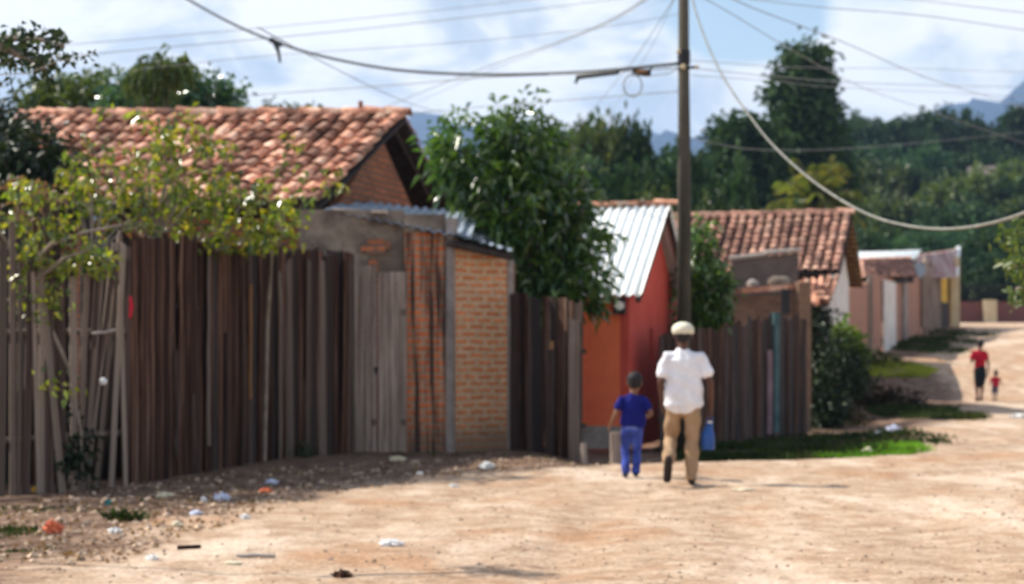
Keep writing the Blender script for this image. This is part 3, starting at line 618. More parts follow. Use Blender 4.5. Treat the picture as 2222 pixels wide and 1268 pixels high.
for k, w_ in ((.06, .06), (.3, .05), (.52, .09), (.97, .05)):
    q = Vector(F1).lerp(Vector(F2), k); board(f2, 'batten', q.x, q.y, g(q.x, q.y)-.05, w_, 2.65, math.atan2(1, 1.6)*.6, 'wood_grey', rnd.uniform(-.02, .02), 0, .05)
rails(f2, F1, F2, (.5, 1.9), 'wood_dark', .06)
# gate with two leaves
gt = root('wooden_gate', 'weathered grey two-leaf plank gate below the concrete lintel', 'gate', (X(824, 25.1), 25.1, g(X(824, 25.1), 25.1)))
for (xa, xb, top, dd, n_) in ((768, 816, 577, 24.9, 4), (820, 882, 590, 25.05, 5)):
    q0 = (X(xa, dd), dd); q1 = (X(xb, dd), dd+.1); zb = g(*q0)+.02
    mb = MB(); W = q1[0]-q0[0]
    lf = MB()
    for k in range(n_):
        t_ = (k+.5)/n_; hgt = H+(760-top)*dd/FPX-zb+rnd.uniform(-.02, .02)
        lf.box((q0[0]+W*t_, q0[1]+.1*t_+rnd.uniform(-.006, .006), zb+hgt/2), (W/n_-.008, .025, hgt), 0, .003)
    leaf_ = lf.build('gate_leaf', MAT['wood_light'], gt)
    for zz in (.4, 1.9):
        mb = MB(); mb.box((q0[0]+W/2, q0[1]+.09, zb+zz), (W, .03, .09)); mb.build('crosspiece', MAT['wood_grey'], leaf_)
mb = MB(); mb.tube([P(811, 800, 24.86), P(822, 800, 24.86)], .018, 6); mb.tube([P(816, 800, 24.83), P(816, 812, 24.83)], .02, 6); mb.build('latch', MAT['metal_dark'], gt)
# fence under the mango tree
F3, F4 = (X(1108, 25.8), 25.8), (X(1262, 24.7), 24.7)
f3 = root('shaded_board_fence', 'dark plank fence with a yellowish split board under the mango tree', 'fence', (*F3, g(*F3)))
fence_run(f3, F3, F4, [640, 645, 650, 655], 9, [('wood_dark', 3), ('wood_brown', 3), ('wood_mid', 2)], wj=.2, gap=-.02, hj=.06)
q = (X(1245, 24.75), 24.75); board(f3, 'board', q[0], q[1]-.04, g(*q)-.05, .15, 1.95, -.3, 'wood_grey', .0)
q = (X(1184, 25.1), 25.1); board(f3, 'split_board', q[0], q[1]-.05, g(*q)+.1, .05, 1.45, -.3, 'wood_orange', .06)
q = (X(1215, 25.1), 25.1); board(f3, 'board', q[0]-.15, q[1]-.1, g(*q)-.05, .13, 1.5, -.3, 'wood_mid', .02)
rails(f3, F3, F4, (.5, 1.5), 'wood_dark', .06)
q = (X(1268, 24.3), 24.3); f3b = tag(MB(), ) if False else None
mb = MB(); mb.tube([(q[0], q[1], g(*q)-.1), (q[0]-.01, q[1], g(*q)+.30)], [.05, .04], 8); tag(mb.build('short_stake', MAT['wood_light'], loc=(*q, g(*q))), 'short pale stake at the foot of the shaded plank fence', 'stake')
q = (X(1338, 22.6), 22.6)
mb = MB(); mb.box((q[0], q[1], g(*q)+.2), (.13, .1, .52), R(10), .01); tag(mb.build('wooden_stump_post', MAT['wood_light'], loc=(*q, g(*q))), 'short thick wooden post standing beside the boy in blue', 'post')
# right-hand fence
F5, F6, F7 = (X(1436, 28.4), 28.4), (X(1560, 30.8), 30.8), (X(1752, 35.2), 35.2)
f5 = root('grey_board_fence', 'uneven grey brown plank fence behind the man, right of the pole', 'fence', (*F5, g(*F5)))
fence_run(f5, F5, F6, [722, 722, 715], 16, [('wood_mid', 5), ('wood_brown', 2)], wj=.2, gap=.0, hj=.05)
fence_run(f5, F6, F7, [712, 700, 686, 688, 692], 30, [('wood_mid', 5), ('wood_brown', 5), ('wood_dark', 2)], wj=.3, gap=.0, hj=.09, lean=.02)
rails(f5, F5, F6, (.5, 1.4), 'wood_dark', .06); rails(f5, F6, F7, (.5, 1.5), 'wood_dark', .06)
m = M('turquoise_paint', [(.3, (.035, .08, .085)), (.7, (.09, .15, .155))], 3); m2 = M('pink_paint', [(.3, (.14, .08, .09)), (.7, (.27, .18, .20))], 3)
pp = root('painted_post', 'narrow post painted turquoise and faded pink standing in the grey plank fence', 'post', (X(1678, 33.1), 33.1, g(X(1678, 33.1), 33.1)))
mb = MB(); mb.box((X(1684, 33.1), 33.1, 1.0), (.12, .06, 2.15), .5); mb.build('turquoise_board', m, pp)
mb = MB(); mb.box((X(1668, 33.05), 33.0, .65), (.11, .06, 1.5), .5); mb.build('pink_board', m2, pp)
# picket fence on the left
f0 = root('leaning_picket_fence', 'row of thin leaning grey pickets at the left edge, gaps dark behind', 'fence', (X(140, 18.6), 18.6, g(X(140, 18.6), 18.6)))
A = Vector((X(-260, 16.6), 16.6)); B = Vector((X(282, 19.2), 19.2))
for (px, w_, top, ln) in [(-250, .1, 520, 0), (-225, .08, 500, .02), (-200, .1, 510, 0), (-170, .09, 505, -.03), (-140, .1, 500, .02), (-112, .1, 520, .01), (-85, .09, 510, .0), (-60, .1, 505, .02), (-38, .08, 500, 0), (-12, .09, 520, .01),
                         (8, .07, 480, 0), (24, .05, 560, .01), (40, .09, 560, .02), (62, .05, 590, -.03), (75, .06, 540, .0), (90, .11, 445, .0), (112, .11, 450, -.02), (98, .08, 640, -.10), (124, .05, 600, .0), (146, .09, 600, -.01), (168, .08, 590, .03), (186, .07, 560, .06),
                         (196, .06, 545, .09), (210, .07, 520, .12), (228, .06, 500, .10), (236, .08, 560, .14), (252, .07, 530, .05), (266, .06, 520, -.02), (274, .06, 540, .015), (205, .06, 540, .16)]:
    t_ = (px+260)/542; q = A.lerp(B, t_); zb = g(q.x, q.y)-.08; h_ = H+(760-top)*q.y/FPX-zb
    bx = q.x+(-h_*math.tan(ln)*.5 if True else 0)
    board(f0, 'picket', bx, q.y+rnd.uniform(-.05, .05), zb, w_*.8, h_, .5, rnd.choice(['wood_grey', 'wood_light', 'wood_light', 'wood_mid']), ln, rnd.uniform(-.02, .02))
rails(f0, tuple(A), tuple(B), (.55, 1.6), 'wood_grey', .09)
# dark rear boards behind the pickets
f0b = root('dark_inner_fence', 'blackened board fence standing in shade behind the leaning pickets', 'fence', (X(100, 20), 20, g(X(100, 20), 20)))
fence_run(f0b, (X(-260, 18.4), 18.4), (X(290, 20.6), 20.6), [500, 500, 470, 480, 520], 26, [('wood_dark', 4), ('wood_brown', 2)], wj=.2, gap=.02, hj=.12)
# ------------------------------------------------------------------ vegetation
def leaves_mesh(name, C, T, L, W, fold=.25, droop=.15):
    """one folded leaf per row of C (bases) and T (directions)"""
    N = len(C); T = T/np.linalg.norm(T, axis=1, keepdims=True)
    S = np.cross(T, nr.normal(size=(N, 3))); S /= np.linalg.norm(S, axis=1, keepdims=True); Nn = np.cross(T, S)
    Nn *= np.where(Nn[:, 2:3] < 0, -1, 1)
    L = np.broadcast_to(L, (N,))[:, None]*nr.uniform(.7, 1.3, (N, 1)); W = np.broadcast_to(W, (N,))[:, None]*nr.uniform(.75, 1.25, (N, 1))
    dz = np.zeros((N, 3)); dz[:, 2] = -droop*L[:, 0]
    v = np.stack([C, C+T*L*.45+S*W*.5+Nn*W*fold, C+T*L+dz, C+T*L*.45-S*W*.5+Nn*W*fold], 1).reshape(-1, 3)
    b = np.arange(N)[:, None]*4
    f = np.concatenate([b+np.array([[0, 1, 2]]), b+np.array([[0, 2, 3]])], 1).reshape(-1)
    me = bpy.data.meshes.new(name); me.vertices.add(len(v)); me.vertices.foreach_set('co', v.astype(np.float32).ravel())
    me.loops.add(len(f)); me.loops.foreach_set('vertex_index', f.astype(np.int32))
    me.polygons.add(len(f)//3); me.polygons.foreach_set('loop_start', np.arange(0, len(f), 3, dtype=np.int32)); me.update(calc_edges=True)
    return me
def cloud_pts(lobes, N, csize, per, shell=.55):
    lobes = np.array(lobes, float); w = lobes[:, 3]*lobes[:, 5]*lobes[:, 4]**.5; w /= w.sum()
    nc = max(1, N//per); li = nr.choice(len(lobes), nc, p=w); D = nr.normal(size=(nc, 3)); D /= np.linalg.norm(D, axis=1, keepdims=True)
    r = shell+(1-shell)*nr.rand(nc, 1)**.7; r *= np.where(nr.rand(nc, 1) < .18, .6, 1)*nr.uniform(.9, 1.1, (nc, 1))
    cc = lobes[li, :3]+D*r*lobes[li, 3:6]
    C = np.repeat(cc, per, 0)+nr.normal(size=(nc*per, 3))*csize; Dd = np.repeat(D, per, 0)
    return C, Dd, cc
def tree(name, label, cat, base, lobes, N, L, W, leafmat, csize=.18, per=14, trunk_r=.15, droop=.25, group=None, fork=.45, limb=True, updown=-.2, shell=.55):
    rt = root(name, label, cat, base, group)
    C, D, cc = cloud_pts(lobes, N, csize, per, shell)
    T = D*.7+nr.normal(size=C.shape)*.6; T[:, 2] += updown
    link('crown', leaves_mesh('crown', C, T, L, W, droop=droop), leafmat, rt)
    mb = MB(); b = V3(base); lb = [V3(l[:3]) for l in lobes]; mid = sum(lb, V3((0, 0, 0)))/len(lb)
    top = b.lerp(V3((mid.x*.6+b.x*.4, mid.y, mid.z)), fork); n1_ = b.lerp(top, .5)+V3((rnd.uniform(-.06, .06), 0, 0))*trunk_r*8
    mb.tube([b-V3((0, 0, .15)), b+V3((0, 0, .1)), n1_, top], [trunk_r*1.5, trunk_r*1.1, trunk_r, trunk_r*.85], 9)
    if limb:
        for q in lb:
            m_ = top.lerp(q, .5)+V3((rnd.uniform(-.1, .1), rnd.uniform(-.1, .1), .1)); mb.tube([top-V3((0, 0, .1)), m_, q], [trunk_r*.7, trunk_r*.4, trunk_r*.15], 6)
            for _ in range(4):
                e = q+V3((rnd.uniform(-.6, .6), rnd.uniform(-.6, .6), rnd.uniform(-.3, .6)))*.8; mb.tube([m_.lerp(q, .6), e], [trunk_r*.2, trunk_r*.06], 4)
    mb.build('trunk', MAT['bark'], rt, smooth=True); return rt
def lob(px, py, d, r, ry=None, rd=None, depth=0):
    k = d/FPX; p = P(px, py, d+depth); return (p.x, p.y, p.z, r*k, (rd or r)*k, (ry or r)*k)

# mango tree between the shed and the orange house
d = 26.7; bx = X(1190, d)
tree('mango_tree', 'glossy dark green mango tree between the brick shed and the orange house', 'tree', (bx, d, g(bx, d)),
     [lob(1000, 325, d, 62, 68), lob(1125, 300, d, 78, 66), lob(990, 395, d, 46, 50), lob(1095, 405, d, 88, 76), lob(1225, 405, d, 50, 45), lob(1160, 480, d, 98, 80), lob(1240, 520, d, 72, 62), lob(1255, 600, d, 62, 50), lob(1172, 580, d, 78, 66), lob(1180, 640, d, 70, 48), lob(1110, 505, d, 48, 50), lob(1185, 664, d, 66, 36), lob(1262, 640, d, 40, 32), lob(1130, 370, d, 80, 60, depth=.5)],
     7800, .19, .062, MAT['leaf_mango'], csize=.12, per=13, trunk_r=.12, droop=.35, shell=.6)
# vine over the fence
vr = root('flowering_vine', 'sprawling yellow green leafy vine hanging over the brown board fence', 'vine', (X(420, 21), 21, g(X(420, 21), 21)))
Cs = []; mb = MB(); anchor = [P(200, 560, 20.0), P(330, 540, 20.8), P(470, 545, 21.6), P(600, 545, 22.4)]
blobs = [(205, 380, 70, 60, 240), (300, 360, 80, 80, 330), (375, 290, 55, 45, 170), (400, 400, 90, 60, 310), (250, 470, 90, 40, 250), (330, 450, 60, 55, 260), (480, 440, 80, 50, 260), (560, 480, 80, 40, 250), (450, 500, 80, 30, 230), (640, 445, 45, 32, 90), (650, 330, 28, 20, 26), (700, 375, 40, 26, 40), (720, 400, 30, 16, 24), (500, 370, 50, 40, 60), (560, 400, 60, 30, 80), (170, 440, 50, 45, 110), (590, 520, 60, 24, 130), (520, 520, 60, 22, 120), (430, 340, 40, 40, 70), (400, 260, 20, 16, 26)]
for (px, py, rx, ry, n_) in blobs:
    tf = np.clip((px-150)/600, 0, 1); dd = 20.0+2.9*tf
    c0_ = P(px, py, dd); k = dd/FPX
    n_ = int(n_*.60); nc = max(2, n_//7)
    cc = np.array(c0_)+nr.normal(size=(nc, 3))*np.array([rx*k*.62, .28, ry*k*.62])
    Cs.append(np.repeat(cc, 7, 0)+nr.normal(size=(nc*7, 3))*.06)
    an = min(anchor, key=lambda a: abs(a.x-c0_.x)); 
    for q in cc[::3]:
        q = V3(q); m_ = an.lerp(q, .55)+V3((rnd.uniform(-.12, .12), 0, .1)); mb.tube([an, m_, q], [.012, .008, .004], 4)
C = np.concatenate(Cs); T = nr.normal(size=C.shape); T[:, 2] -= .3
link('foliage', leaves_mesh('foliage', C, T, .105, .066, droop=.2), MAT['leaf_vine'], vr)
for a in anchor: mb.tube([V3((a.x-.25, a.y+.75, g(a.x, a.y))), V3((a.x-.2, a.y+.7, 1.8)), V3((a.x-.1, a.y+.4, 2.7)), a], [.03, .025, .02, .014], 6)
mb.build('stem', MAT['twig'], vr)
# hanging tendril
def small_vine(name, label, cat, blobs, size, mat, twigs, per=6, base=None, spread=.2, tw=.012):
    d0 = blobs[0][2]; q = base or (X(blobs[0][0], d0), d0, g(X(blobs[0][0], d0), d0)); rt = root(name, label, cat, q)
    Cs = []
    for (px, py, dd, rx, ry, n_) in blobs:
        k = dd/FPX; nc = max(1, n_//per); cc = np.array(P(px, py, dd))+nr.normal(size=(nc, 3))*np.array([rx*k*.48, spread, ry*k*.48])
        Cs.append(np.repeat(cc, per, 0)+nr.normal(size=(nc*per, 3))*size*.6)
    C = np.concatenate(Cs); T = nr.normal(size=C.shape); T[:, 2] -= .25
    link('foliage', leaves_mesh('foliage', C, T, size, size*.6, droop=.2), mat, rt)
    mb = MB()
    for t_ in twigs: mb.tube([P(*p) for p in t_], [tw*(1-.6*i/(len(t_)-1)) for i in range(len(t_))], 6)
    mb.build('stem', MAT['twig'], rt); return rt
small_vine('drying_creeper', 'half dry creeper with pale twigs and yellow leaves on the leaning pickets', 'vine',
    [(60, 420, 18.4, 60, 22, 110), (100, 500, 18.2, 80, 50, 120), (60, 560, 18.2, 60, 40, 120), (150, 570, 18.3, 80, 30, 150), (90, 640, 18.2, 60, 50, 140), (200, 560, 18.5, 50, 30, 90), (120, 820, 18.3, 50, 80, 40), (30, 480, 18.2, 30, 30, 40)],
    .085, MAT['leaf_vine'], [[(-60, 470, 18.1), (0, 505, 18), (40, 560, 18.1), (75, 610, 18.2), (95, 690, 18.3)], [(60, 590, 18.2), (110, 530, 18), (180, 505, 18.2), (262, 488, 18.6)], [(100, 690, 18.3), (150, 800, 18.4), (175, 930, 18.5), (180, 1040, 18.5)], [(20, 540, 18.1), (36, 470, 18), (42, 440, 17.9)], [(75, 610, 18.2), (140, 560, 18), (200, 540, 18.2)], [(-40, 640, 18), (40, 655, 18.1), (90, 640, 18.2)]], tw=.024)
small_vine('dry_brown_foliage', 'cluster of dry reddish brown leaves over the top of the left pickets', 'foliage',
    [(30, 415, 18.9, 30, 16, 60), (90, 420, 18.9, 40, 18, 90), (60, 470, 18.8, 60, 30, 70), (120, 540, 18.6, 50, 30, 40)], .09, MAT['leaf_dry'], [[(60, 560, 18.8), (70, 470, 18.8), (90, 420, 18.9)]])
# shrub low behind pickets
small_vine('low_shrub', 'low dark green shrub growing through the foot of the leaning pickets', 'shrub',
    [(150, 960, 18.6, 40, 60, 260), (150, 1010, 18.5, 45, 30, 160)], .09, MAT['leaf_deep'], [[(150, 1050, 18.5), (150, 980, 18.5), (140, 920, 18.5)]], spread=.1)
small_vine('weed_by_fence', 'small green weed at the foot of the patched board fence', 'weed', [(662, 975, 24.0, 24, 16, 70)], .07, MAT['leaf_deep'], [[(662, 990, 24.0), (660, 960, 24.0)]], spread=.08)
# overhanging branch, top left
small_vine('overhanging_branch', 'dark feathery branch hanging into the top left corner of the sky', 'branch',
    [(0, 90, 13, 26, 10, 50), (50, 82, 13, 30, 7, 50), (100, 90, 13, 30, 6, 46), (60, 125, 13, 24, 8, 46), (95, 148, 13, 16, 7, 36), (125, 100, 13, 18, 5, 30), (10, 130, 13, 22, 9, 50)],
    .075, MAT['leaf_deep'], [[(-330, 1215, 12.5), (-320, 600, 12.5), (-300, 120, 12.5)], [(-300, 120, 12.5), (-80, 85, 12.8), (10, 85, 13), (80, 85, 13), (140, 100, 13)], [(-20, 90, 12.9), (50, 125, 13), (105, 155, 13)]], spread=.12, base=(-4.4, 12.5, 0), tw=.03)
small_vine('fern_leaf_spray', 'faint feathery leaf spray beside the big overhanging branch', 'branch', [(150, 130, 12.4, 30, 6, 18), (175, 122, 12.4, 22, 5, 14), (50, 185, 12.4, 12, 3, 6)], .05, MAT['leaf_deep'], [[(-300, 130, 12.5), (-100, 165, 12.5), (60, 160, 12.6), (120, 135, 12.4), (200, 118, 12.4)]], spread=.05, base=(-3.6, 12.4, 0), tw=.005)
# dark tree left edge
d = 22; bx = X(-40, d)
tree('dark_leafy_tree', 'dense dark green tree at the left edge beside the tiled roof', 'tree', (bx, d+1, g(bx, d+1)),
     [lob(10, 315, d+1, 62, 52), lob(60, 350, d, 70, 70), lob(-60, 330, d+1, 110, 110), lob(110, 400, d, 55, 50), lob(40, 420, d, 60, 40), (lob(150, 430, d, 45, 45))], 5200, .14, .06, MAT['leaf_deep'], csize=.14, trunk_r=.12)
# trees behind the tiled roof
d = 40; bx = X(180, d)
tree('round_topped_tree', 'broad olive green tree crown behind the left end of the tiled roof', 'tree', (bx, d, 0), [lob(120, 240, d, 65, 55), lob(190, 235, d, 85, 58), lob(270, 240, d, 70, 60), lob(200, 290, d, 110, 60)], 5200, .24, .12, MAT['leaf_olive'], csize=.2, trunk_r=.2)
d = 36; bx = X(390, d)
tree('blue_green_tree', 'rounded blue green tree just right of the olive crown behind the tiled roof', 'tree', (bx, d, 0), [lob(300, 225, d, 62, 50), lob(370, 215, d, 70, 58), lob(455, 225, d, 52, 50), lob(400, 270, d, 100, 50)], 6000, .18, .09, MAT['leaf_blue'], csize=.17, trunk_r=.18)
d = 33; bx = X(350, d)
tree('drooping_brown_plant', 'tall plant with drooping brownish leaves sticking up above the tiled roof', 'plant', (bx, d, 0), [lob(335, 150, d, 22, 22), lob(382, 145, d, 24, 18), lob(300, 180, d, 22, 12), lob(355, 185, d, 26, 16)], 420, .20, .06, MAT['leaf_olive'], csize=.10, per=8, trunk_r=.05, droop=.7, fork=.8, updown=-.9)
d = 60; bx = X(600, d)
tree('treetop_behind_ridge', 'small treetop just peeking over the middle of the tiled roof ridge', 'tree', (bx, d, 1), [lob(590, 262, d, 34, 18), lob(650, 266, d, 30, 14), lob(560, 268, d, 18, 12)], 900, .3, .15, MAT['leaf_olive'], csize=.2, trunk_r=.12)
# shrub tree right of the pole
d = 31.5; bx = X(1530, d)
tree('young_green_tree', 'young bright green tree immediately right of the concrete pole', 'tree', (bx, d+.5, g(bx, d)), [lob(1515, 515, d, 26, 30), lob(1520, 570, d, 36, 34), lob(1550, 610, d, 34, 36), lob(1540, 665, d, 38, 36), lob(1505, 640, d, 30, 50), lob(1525, 700, d, 44, 24)], 2900, .13, .065, MAT['leaf_mango'], csize=.10, trunk_r=.06)
# dark bushes right of the fence
d = 37.5; bx = X(1778, d)
tree('tall_dark_hedge', 'tall narrow dark hedge at the end of the grey plank fence', 'hedge', (bx, d, g(bx, d)), [lob(1778, 700, d, 26, 40), lob(1780, 770, d, 30, 50), lob(1775, 850, d, 36, 50), lob(1790, 900, d, 46, 34)], 4200, .11, .06, MAT['leaf_deep'], csize=.10, trunk_r=.06, shell=.3)
d = 40.0; bx = X(1828, d)
tree('bushy_shrub', 'rounded shrub with lit lime green top in front of the white gable wall', 'shrub', (bx, d, g(bx, d)), [lob(1825, 780, d, 46, 46), lob(1850, 820, d, 40, 36), lob(1800, 850, d, 50, 40)], 2600, .12, .07, MAT['leaf_deep'], csize=.10, trunk_r=.05, shell=.3)
d = 40.2; bx = X(1846, d)
tree('lime_topped_shrub', 'light lime green sprig of leaves sticking out above the dark shrub', 'shrub', (bx, d, g(bx, d)), [lob(1825, 715, d, 22, 20), lob(1850, 740, d, 24, 24), lob(1862, 765, d, 20, 16)], 520, .15, .09, MAT['leaf_lime'], csize=.10, trunk_r=.03, shell=.3)
d = 43.5; bx = X(1905, d)
tree('brown_brush', 'low dark brown brush heap casting shade onto the road edge', 'brush', (bx, d, g(bx, d)-.1), [lob(1850, 880, d, 55, 36), lob(1905, 868, d, 50, 34), lob(1955, 872, d, 44, 28), lob(1985, 885, d, 30, 18), lob(1890, 900, d, 100, 30), lob(1800, 890, d-3, 60, 40), lob(1850, 925, d-5, 70, 26)], 5200, .13, .06, leaf_mat('brush_leaf', [(.03, .02, .012), (.05, .034, .018), (.025, .03, .012), (.10, .055, .03)], .7, .15, .1), csize=.13, trunk_r=.04, shell=.2)
# yellow-leaved branch at the right edge
small_vine('yellowing_branch', 'sunlit yellow green leaves hanging in at the right edge of the photo', 'branch', [(2212, 500, 17, 24, 22, 60), (2200, 575, 17, 22, 20, 36), (2222, 560, 17, 20, 50, 60), (2205, 625, 17, 24, 22, 40), (2235, 610, 17, 24, 40, 60), (2185, 570, 17, 14, 6, 8), (2440, 400, 17.3, 130, 90, 700), (2480, 560, 17.3, 90, 90, 400)], .085, MAT['leaf_olive'], [[(2430, 1095, 17), (2425, 700, 17), (2420, 440, 17)], [(2420, 440, 17), (2300, 480, 17), (2225, 500, 17)], [(2400, 540, 17), (2280, 560, 17), (2195, 578, 17)], [(2400, 540, 17), (2270, 610, 17), (2205, 628, 17)]], base=(5.6, 17, 0), tw=.045)

# grass (blades as stuff)
def grass(label, polys, N, h, mat, name='grass'):
    pts = []
    for (px, py, dd, rx, rd, w_) in polys:
        n_ = int(N*w_); a = nr.rand(n_)*6.283; r = nr.rand(n_)**.5*(1+nr.rand(n_)**4*.15)
        pts.append(np.stack([X(px, dd)+np.cos(a)*r*rx, dd+np.sin(a)*r*rd], 1))
    p = np.concatenate(pts); q_ = np.sin(p[:, 0]*3.1+p[:, 1]*1.3)*np.sin(p[:, 1]*2.7-p[:, 0]*1.7)+np.sin(p[:, 0]*9+1)*np.sin(p[:, 1]*8)*.6; p = p[q_+nr.normal(size=len(p))*.45 > -.25]; z = gz(p[:, 0], p[:, 1]); C = np.stack([p[:, 0], p[:, 1], z-.01], 1)
    T = nr.normal(size=C.shape)*.45; T[:, 2] = 1
    nz = .5+.5*np.sin(p[:, 0]*2.3)*np.cos(p[:, 1]*1.9)+nr.rand(len(p))*.4
    o = link(name, leaves_mesh(name, C, T, h*nz, h*.10+.006, droop=.25), mat); o['kind'] = 'stuff'; o['label'] = label; return o
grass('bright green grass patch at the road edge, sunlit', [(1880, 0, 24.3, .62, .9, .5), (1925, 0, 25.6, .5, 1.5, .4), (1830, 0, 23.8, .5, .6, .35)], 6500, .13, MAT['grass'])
grass('shaded dark green grass along the foot of the grey plank fence', [(1640, 0, 27.5, 1.3, 3.6, .4), (1780, 0, 31, 1.7, 5, .45), (1720, 0, 25.0, 1.3, 1.6, .25), (1560, 0, 26.5, .7, 2.2, .12)], 18000, .17, MAT['grass_shade_dark'])
grass('green grass in the shade beside the brown brush', [(1990, 0, 41, .9, 4.5, 1.)], 6000, .22, MAT['grass_shade_dark'])
grass('yellow green grass strip beyond the brush heap', [(1925, 0, 54.6, 1.3, 1.7, .8), (1975, 0, 54.8, .7, 1.2, .2)], 11000, .16, MAT['grass_dry_lit'])
grass('dark grass at the foot of the far row of houses', [(1980, 0, 64, 1.3, 5, .5), (1895, 0, 57.5, .8, 2.6, .2), (2060, 0, 78, 1.4, 6, .2), (2045, 0, 68, 1.2, 3, .2)], 9000, .24, MAT['grass_shade_dark'])
grass('green tuft growing on the littered dirt near the left fence', [(275, 0, 14.9, .16, .12, 1)], 200, .12, MAT['grass_shade_dark'])
grass('green weeds in the lower left corner', [(20, 0, 13.9, .25, .3, .6), (35, 0, 12.9, .3, .2, .4)], 700, .09, MAT['grass_shade_dark'])
grass('sparse weeds on the shaded shoulder', [(110, 0, 16, .5, .5, .2), (215, 0, 16, .5, .5, .2), (380, 0, 17.2, 1.0, .5, .2), (880, 0, 24.6, 1.2, .4, .2), (1180, 0, 24.3, .6, .3, .2)], 700, .08, MAT['grass_shade_dark'])

# palm
d = 88; q = P(1768, 470, d); zb = g(q.x, d)
pr = root('yellow_palm', 'sunlit yellow green palm rising behind the second tiled house', 'palm', (q.x, d, zb))
Cs = []; Ts = []; mb = MB(); top = P(1768, 440, d)
for i in range(34):
    a = i*2.4; el = 1.42-.055*i+rnd.uniform(-.1, .1); Lf = rnd.uniform(1.8, 2.4); p = V3(top); dirv = V3((math.cos(a)*math.cos(el), math.sin(a)*math.cos(el), math.sin(el))); pts = [p.copy()]
    for s in range(14):
        p = p+dirv*(Lf/14); dirv = (dirv+V3((0, 0, -.06))).normalized(); pts.append(p.copy())
        sd = dirv.cross(V3((0, 0, 1))).normalized()
        for sg in (-1, 1):
            for t_ in (0, .5):
                Cs.append(tuple(p-dirv*t_*Lf/14)); Ts.append(tuple(sd*sg+dirv*.8+V3((0, 0, -.5))))
    mb.tube(pts[::3], .03, 4)
link('fronds', leaves_mesh('fronds', np.array(Cs), np.array(Ts), .62, .075, droop=.3), MAT['leaf_palm'], pr)
mb.tube([(q.x, d, zb-.2), (q.x+.1, d, (zb+top.z)/2), tuple(top)], [.22, .17, .14], 8); mb.build('trunk', MAT['bark'], pr)

# dark tall tree and its neighbours
d = 120
tree('tall_columnar_tree', 'very tall dark rounded tree standing high above the right-hand woods', 'tree', (X(1740, d), d, g(X(1740, d), d)),
     [lob(1745, 150, d, 50, 46), lob(1735, 215, d, 66, 70), lob(1750, 300, d, 70, 80), lob(1710, 330, d, 62, 70), lob(1780, 380, d, 70, 80), lob(1700, 420, d, 70, 60), lob(1800, 230, d, 20, 40), lob(1740, 480, d, 90, 60), lob(1715, 120, d, 20, 22), lob(1768, 118, d, 24, 22)],
     15000, .52, .30, MAT['leaf_hill'], csize=.45, per=16, trunk_r=.4)
d = 112
tree('dark_round_tree', 'dark round tree immediately left of the very tall tree', 'tree', (X(1610, d), d, g(X(1610, d), d)), [lob(1600, 310, d, 56, 50), lob(1650, 330, d, 55, 60), lob(1580, 380, d, 50, 70), lob(1630, 420, d, 80, 70)], 8000, .5, .28, MAT['leaf_hill'], csize=.4, per=16, trunk_r=.3)
# shared crown forms for the woods
PROT = []
for i in range(6):
    lb_ = [(rnd.uniform(-.28, .28), rnd.uniform(-.28, .28), rnd.uniform(.45, .82), rnd.uniform(.18, .3), rnd.uniform(.18, .3), rnd.uniform(.12, .2)) for _ in range(9)]+[(0, 0, .35, .34, .34, .3), (.1*math.sin(i), 0, .12, .32, .32, .16)]
    C, D, cc = cloud_pts(lb_, 5200, .032, 12, .45); T = D*.7+nr.normal(size=C.shape)*.6; T[:, 2] -= .1
    me = leaves_mesh('crown', C, T, .07, .045); PROT.append(me)
mb = MB(); mb.tube([(0, 0, -.15), (.01, 0, .2), (0, .01, .6)], [.03, .022, .01], 7); mb2 = bpy.data.meshes.new('trunk'); mb2.from_pydata(mb.v, [], mb.f); mb2.materials.append(MAT['bark'])
CM = {}
def wood_tree(px, top, d, wpx, matk, label, group, name='wood_tree'):
    x = X(px, d); zb = g(x, d)-.3; h_ = H+(760-top)*d/FPX-zb; w_ = 1.75*wpx*d/FPX
    rt = root(name, label, 'tree', (x, d, zb), group)
    i = rnd.randrange(len(PROT)); key = (i, matk)
    if key not in CM: m_ = PROT[i].copy(); m_.materials.append(MAT[matk]); CM[key] = m_
    c_ = bpy.data.objects.new('crown', CM[key]); t_ = bpy.data.objects.new('trunk', mb2)
    for o in (c_, t_):
        COL.objects.link(o); o.parent = rt; o.scale = (w_, w_, max(h_, 2)*1.02); o.rotation_euler = (0, 0, rnd.uniform(0, 6.28))
ORD = 'first second third fourth fifth sixth seventh eighth ninth tenth eleventh twelfth thirteenth fourteenth fifteenth sixteenth'.split()
def row(rowname, xs_, top, jt, d, w_, mats, group, dj=6):
    for i, px in enumerate(xs_):
        tp = top(px) if callable(top) else top
        mk_ = rnd.choice(mats); col = {'leaf_hill': 'dark green', 'leaf_bluehill': 'blue green', 'leaf_olive': 'olive green', 'leaf_lime': 'light green'}[mk_]
        wood_tree(px+rnd.uniform(-14, 14), tp+rnd.uniform(-jt, jt), d+rnd.uniform(-dj, dj), w_*rnd.uniform(.9, 1.2), mk_, f'{col} tree, {ORD[i]} from the left in {rowname}', group)
HW = 'trees of the wooded hillside'
row('the lowest row of the right hillside', range(1560, 2330, 62), lambda p: 500-.02*(p-1560), 22, 152, 105, ['leaf_hill', 'leaf_bluehill', 'leaf_hill'], HW)
row('the second row of the right hillside', range(1590, 2330, 66), lambda p: 430, 22, 176, 100, ['leaf_hill', 'leaf_hill', 'leaf_olive', 'leaf_bluehill'], HW)
row('the third row of the right hillside', range(1830, 2330, 62), lambda p: 365, 20, 203, 95, ['leaf_hill', 'leaf_hill', 'leaf_olive'], HW)
row('the fourth row of the right hillside', range(1830, 2330, 60), lambda p: 310, 16, 232, 90, ['leaf_hill', 'leaf_hill', 'leaf_bluehill'], HW)
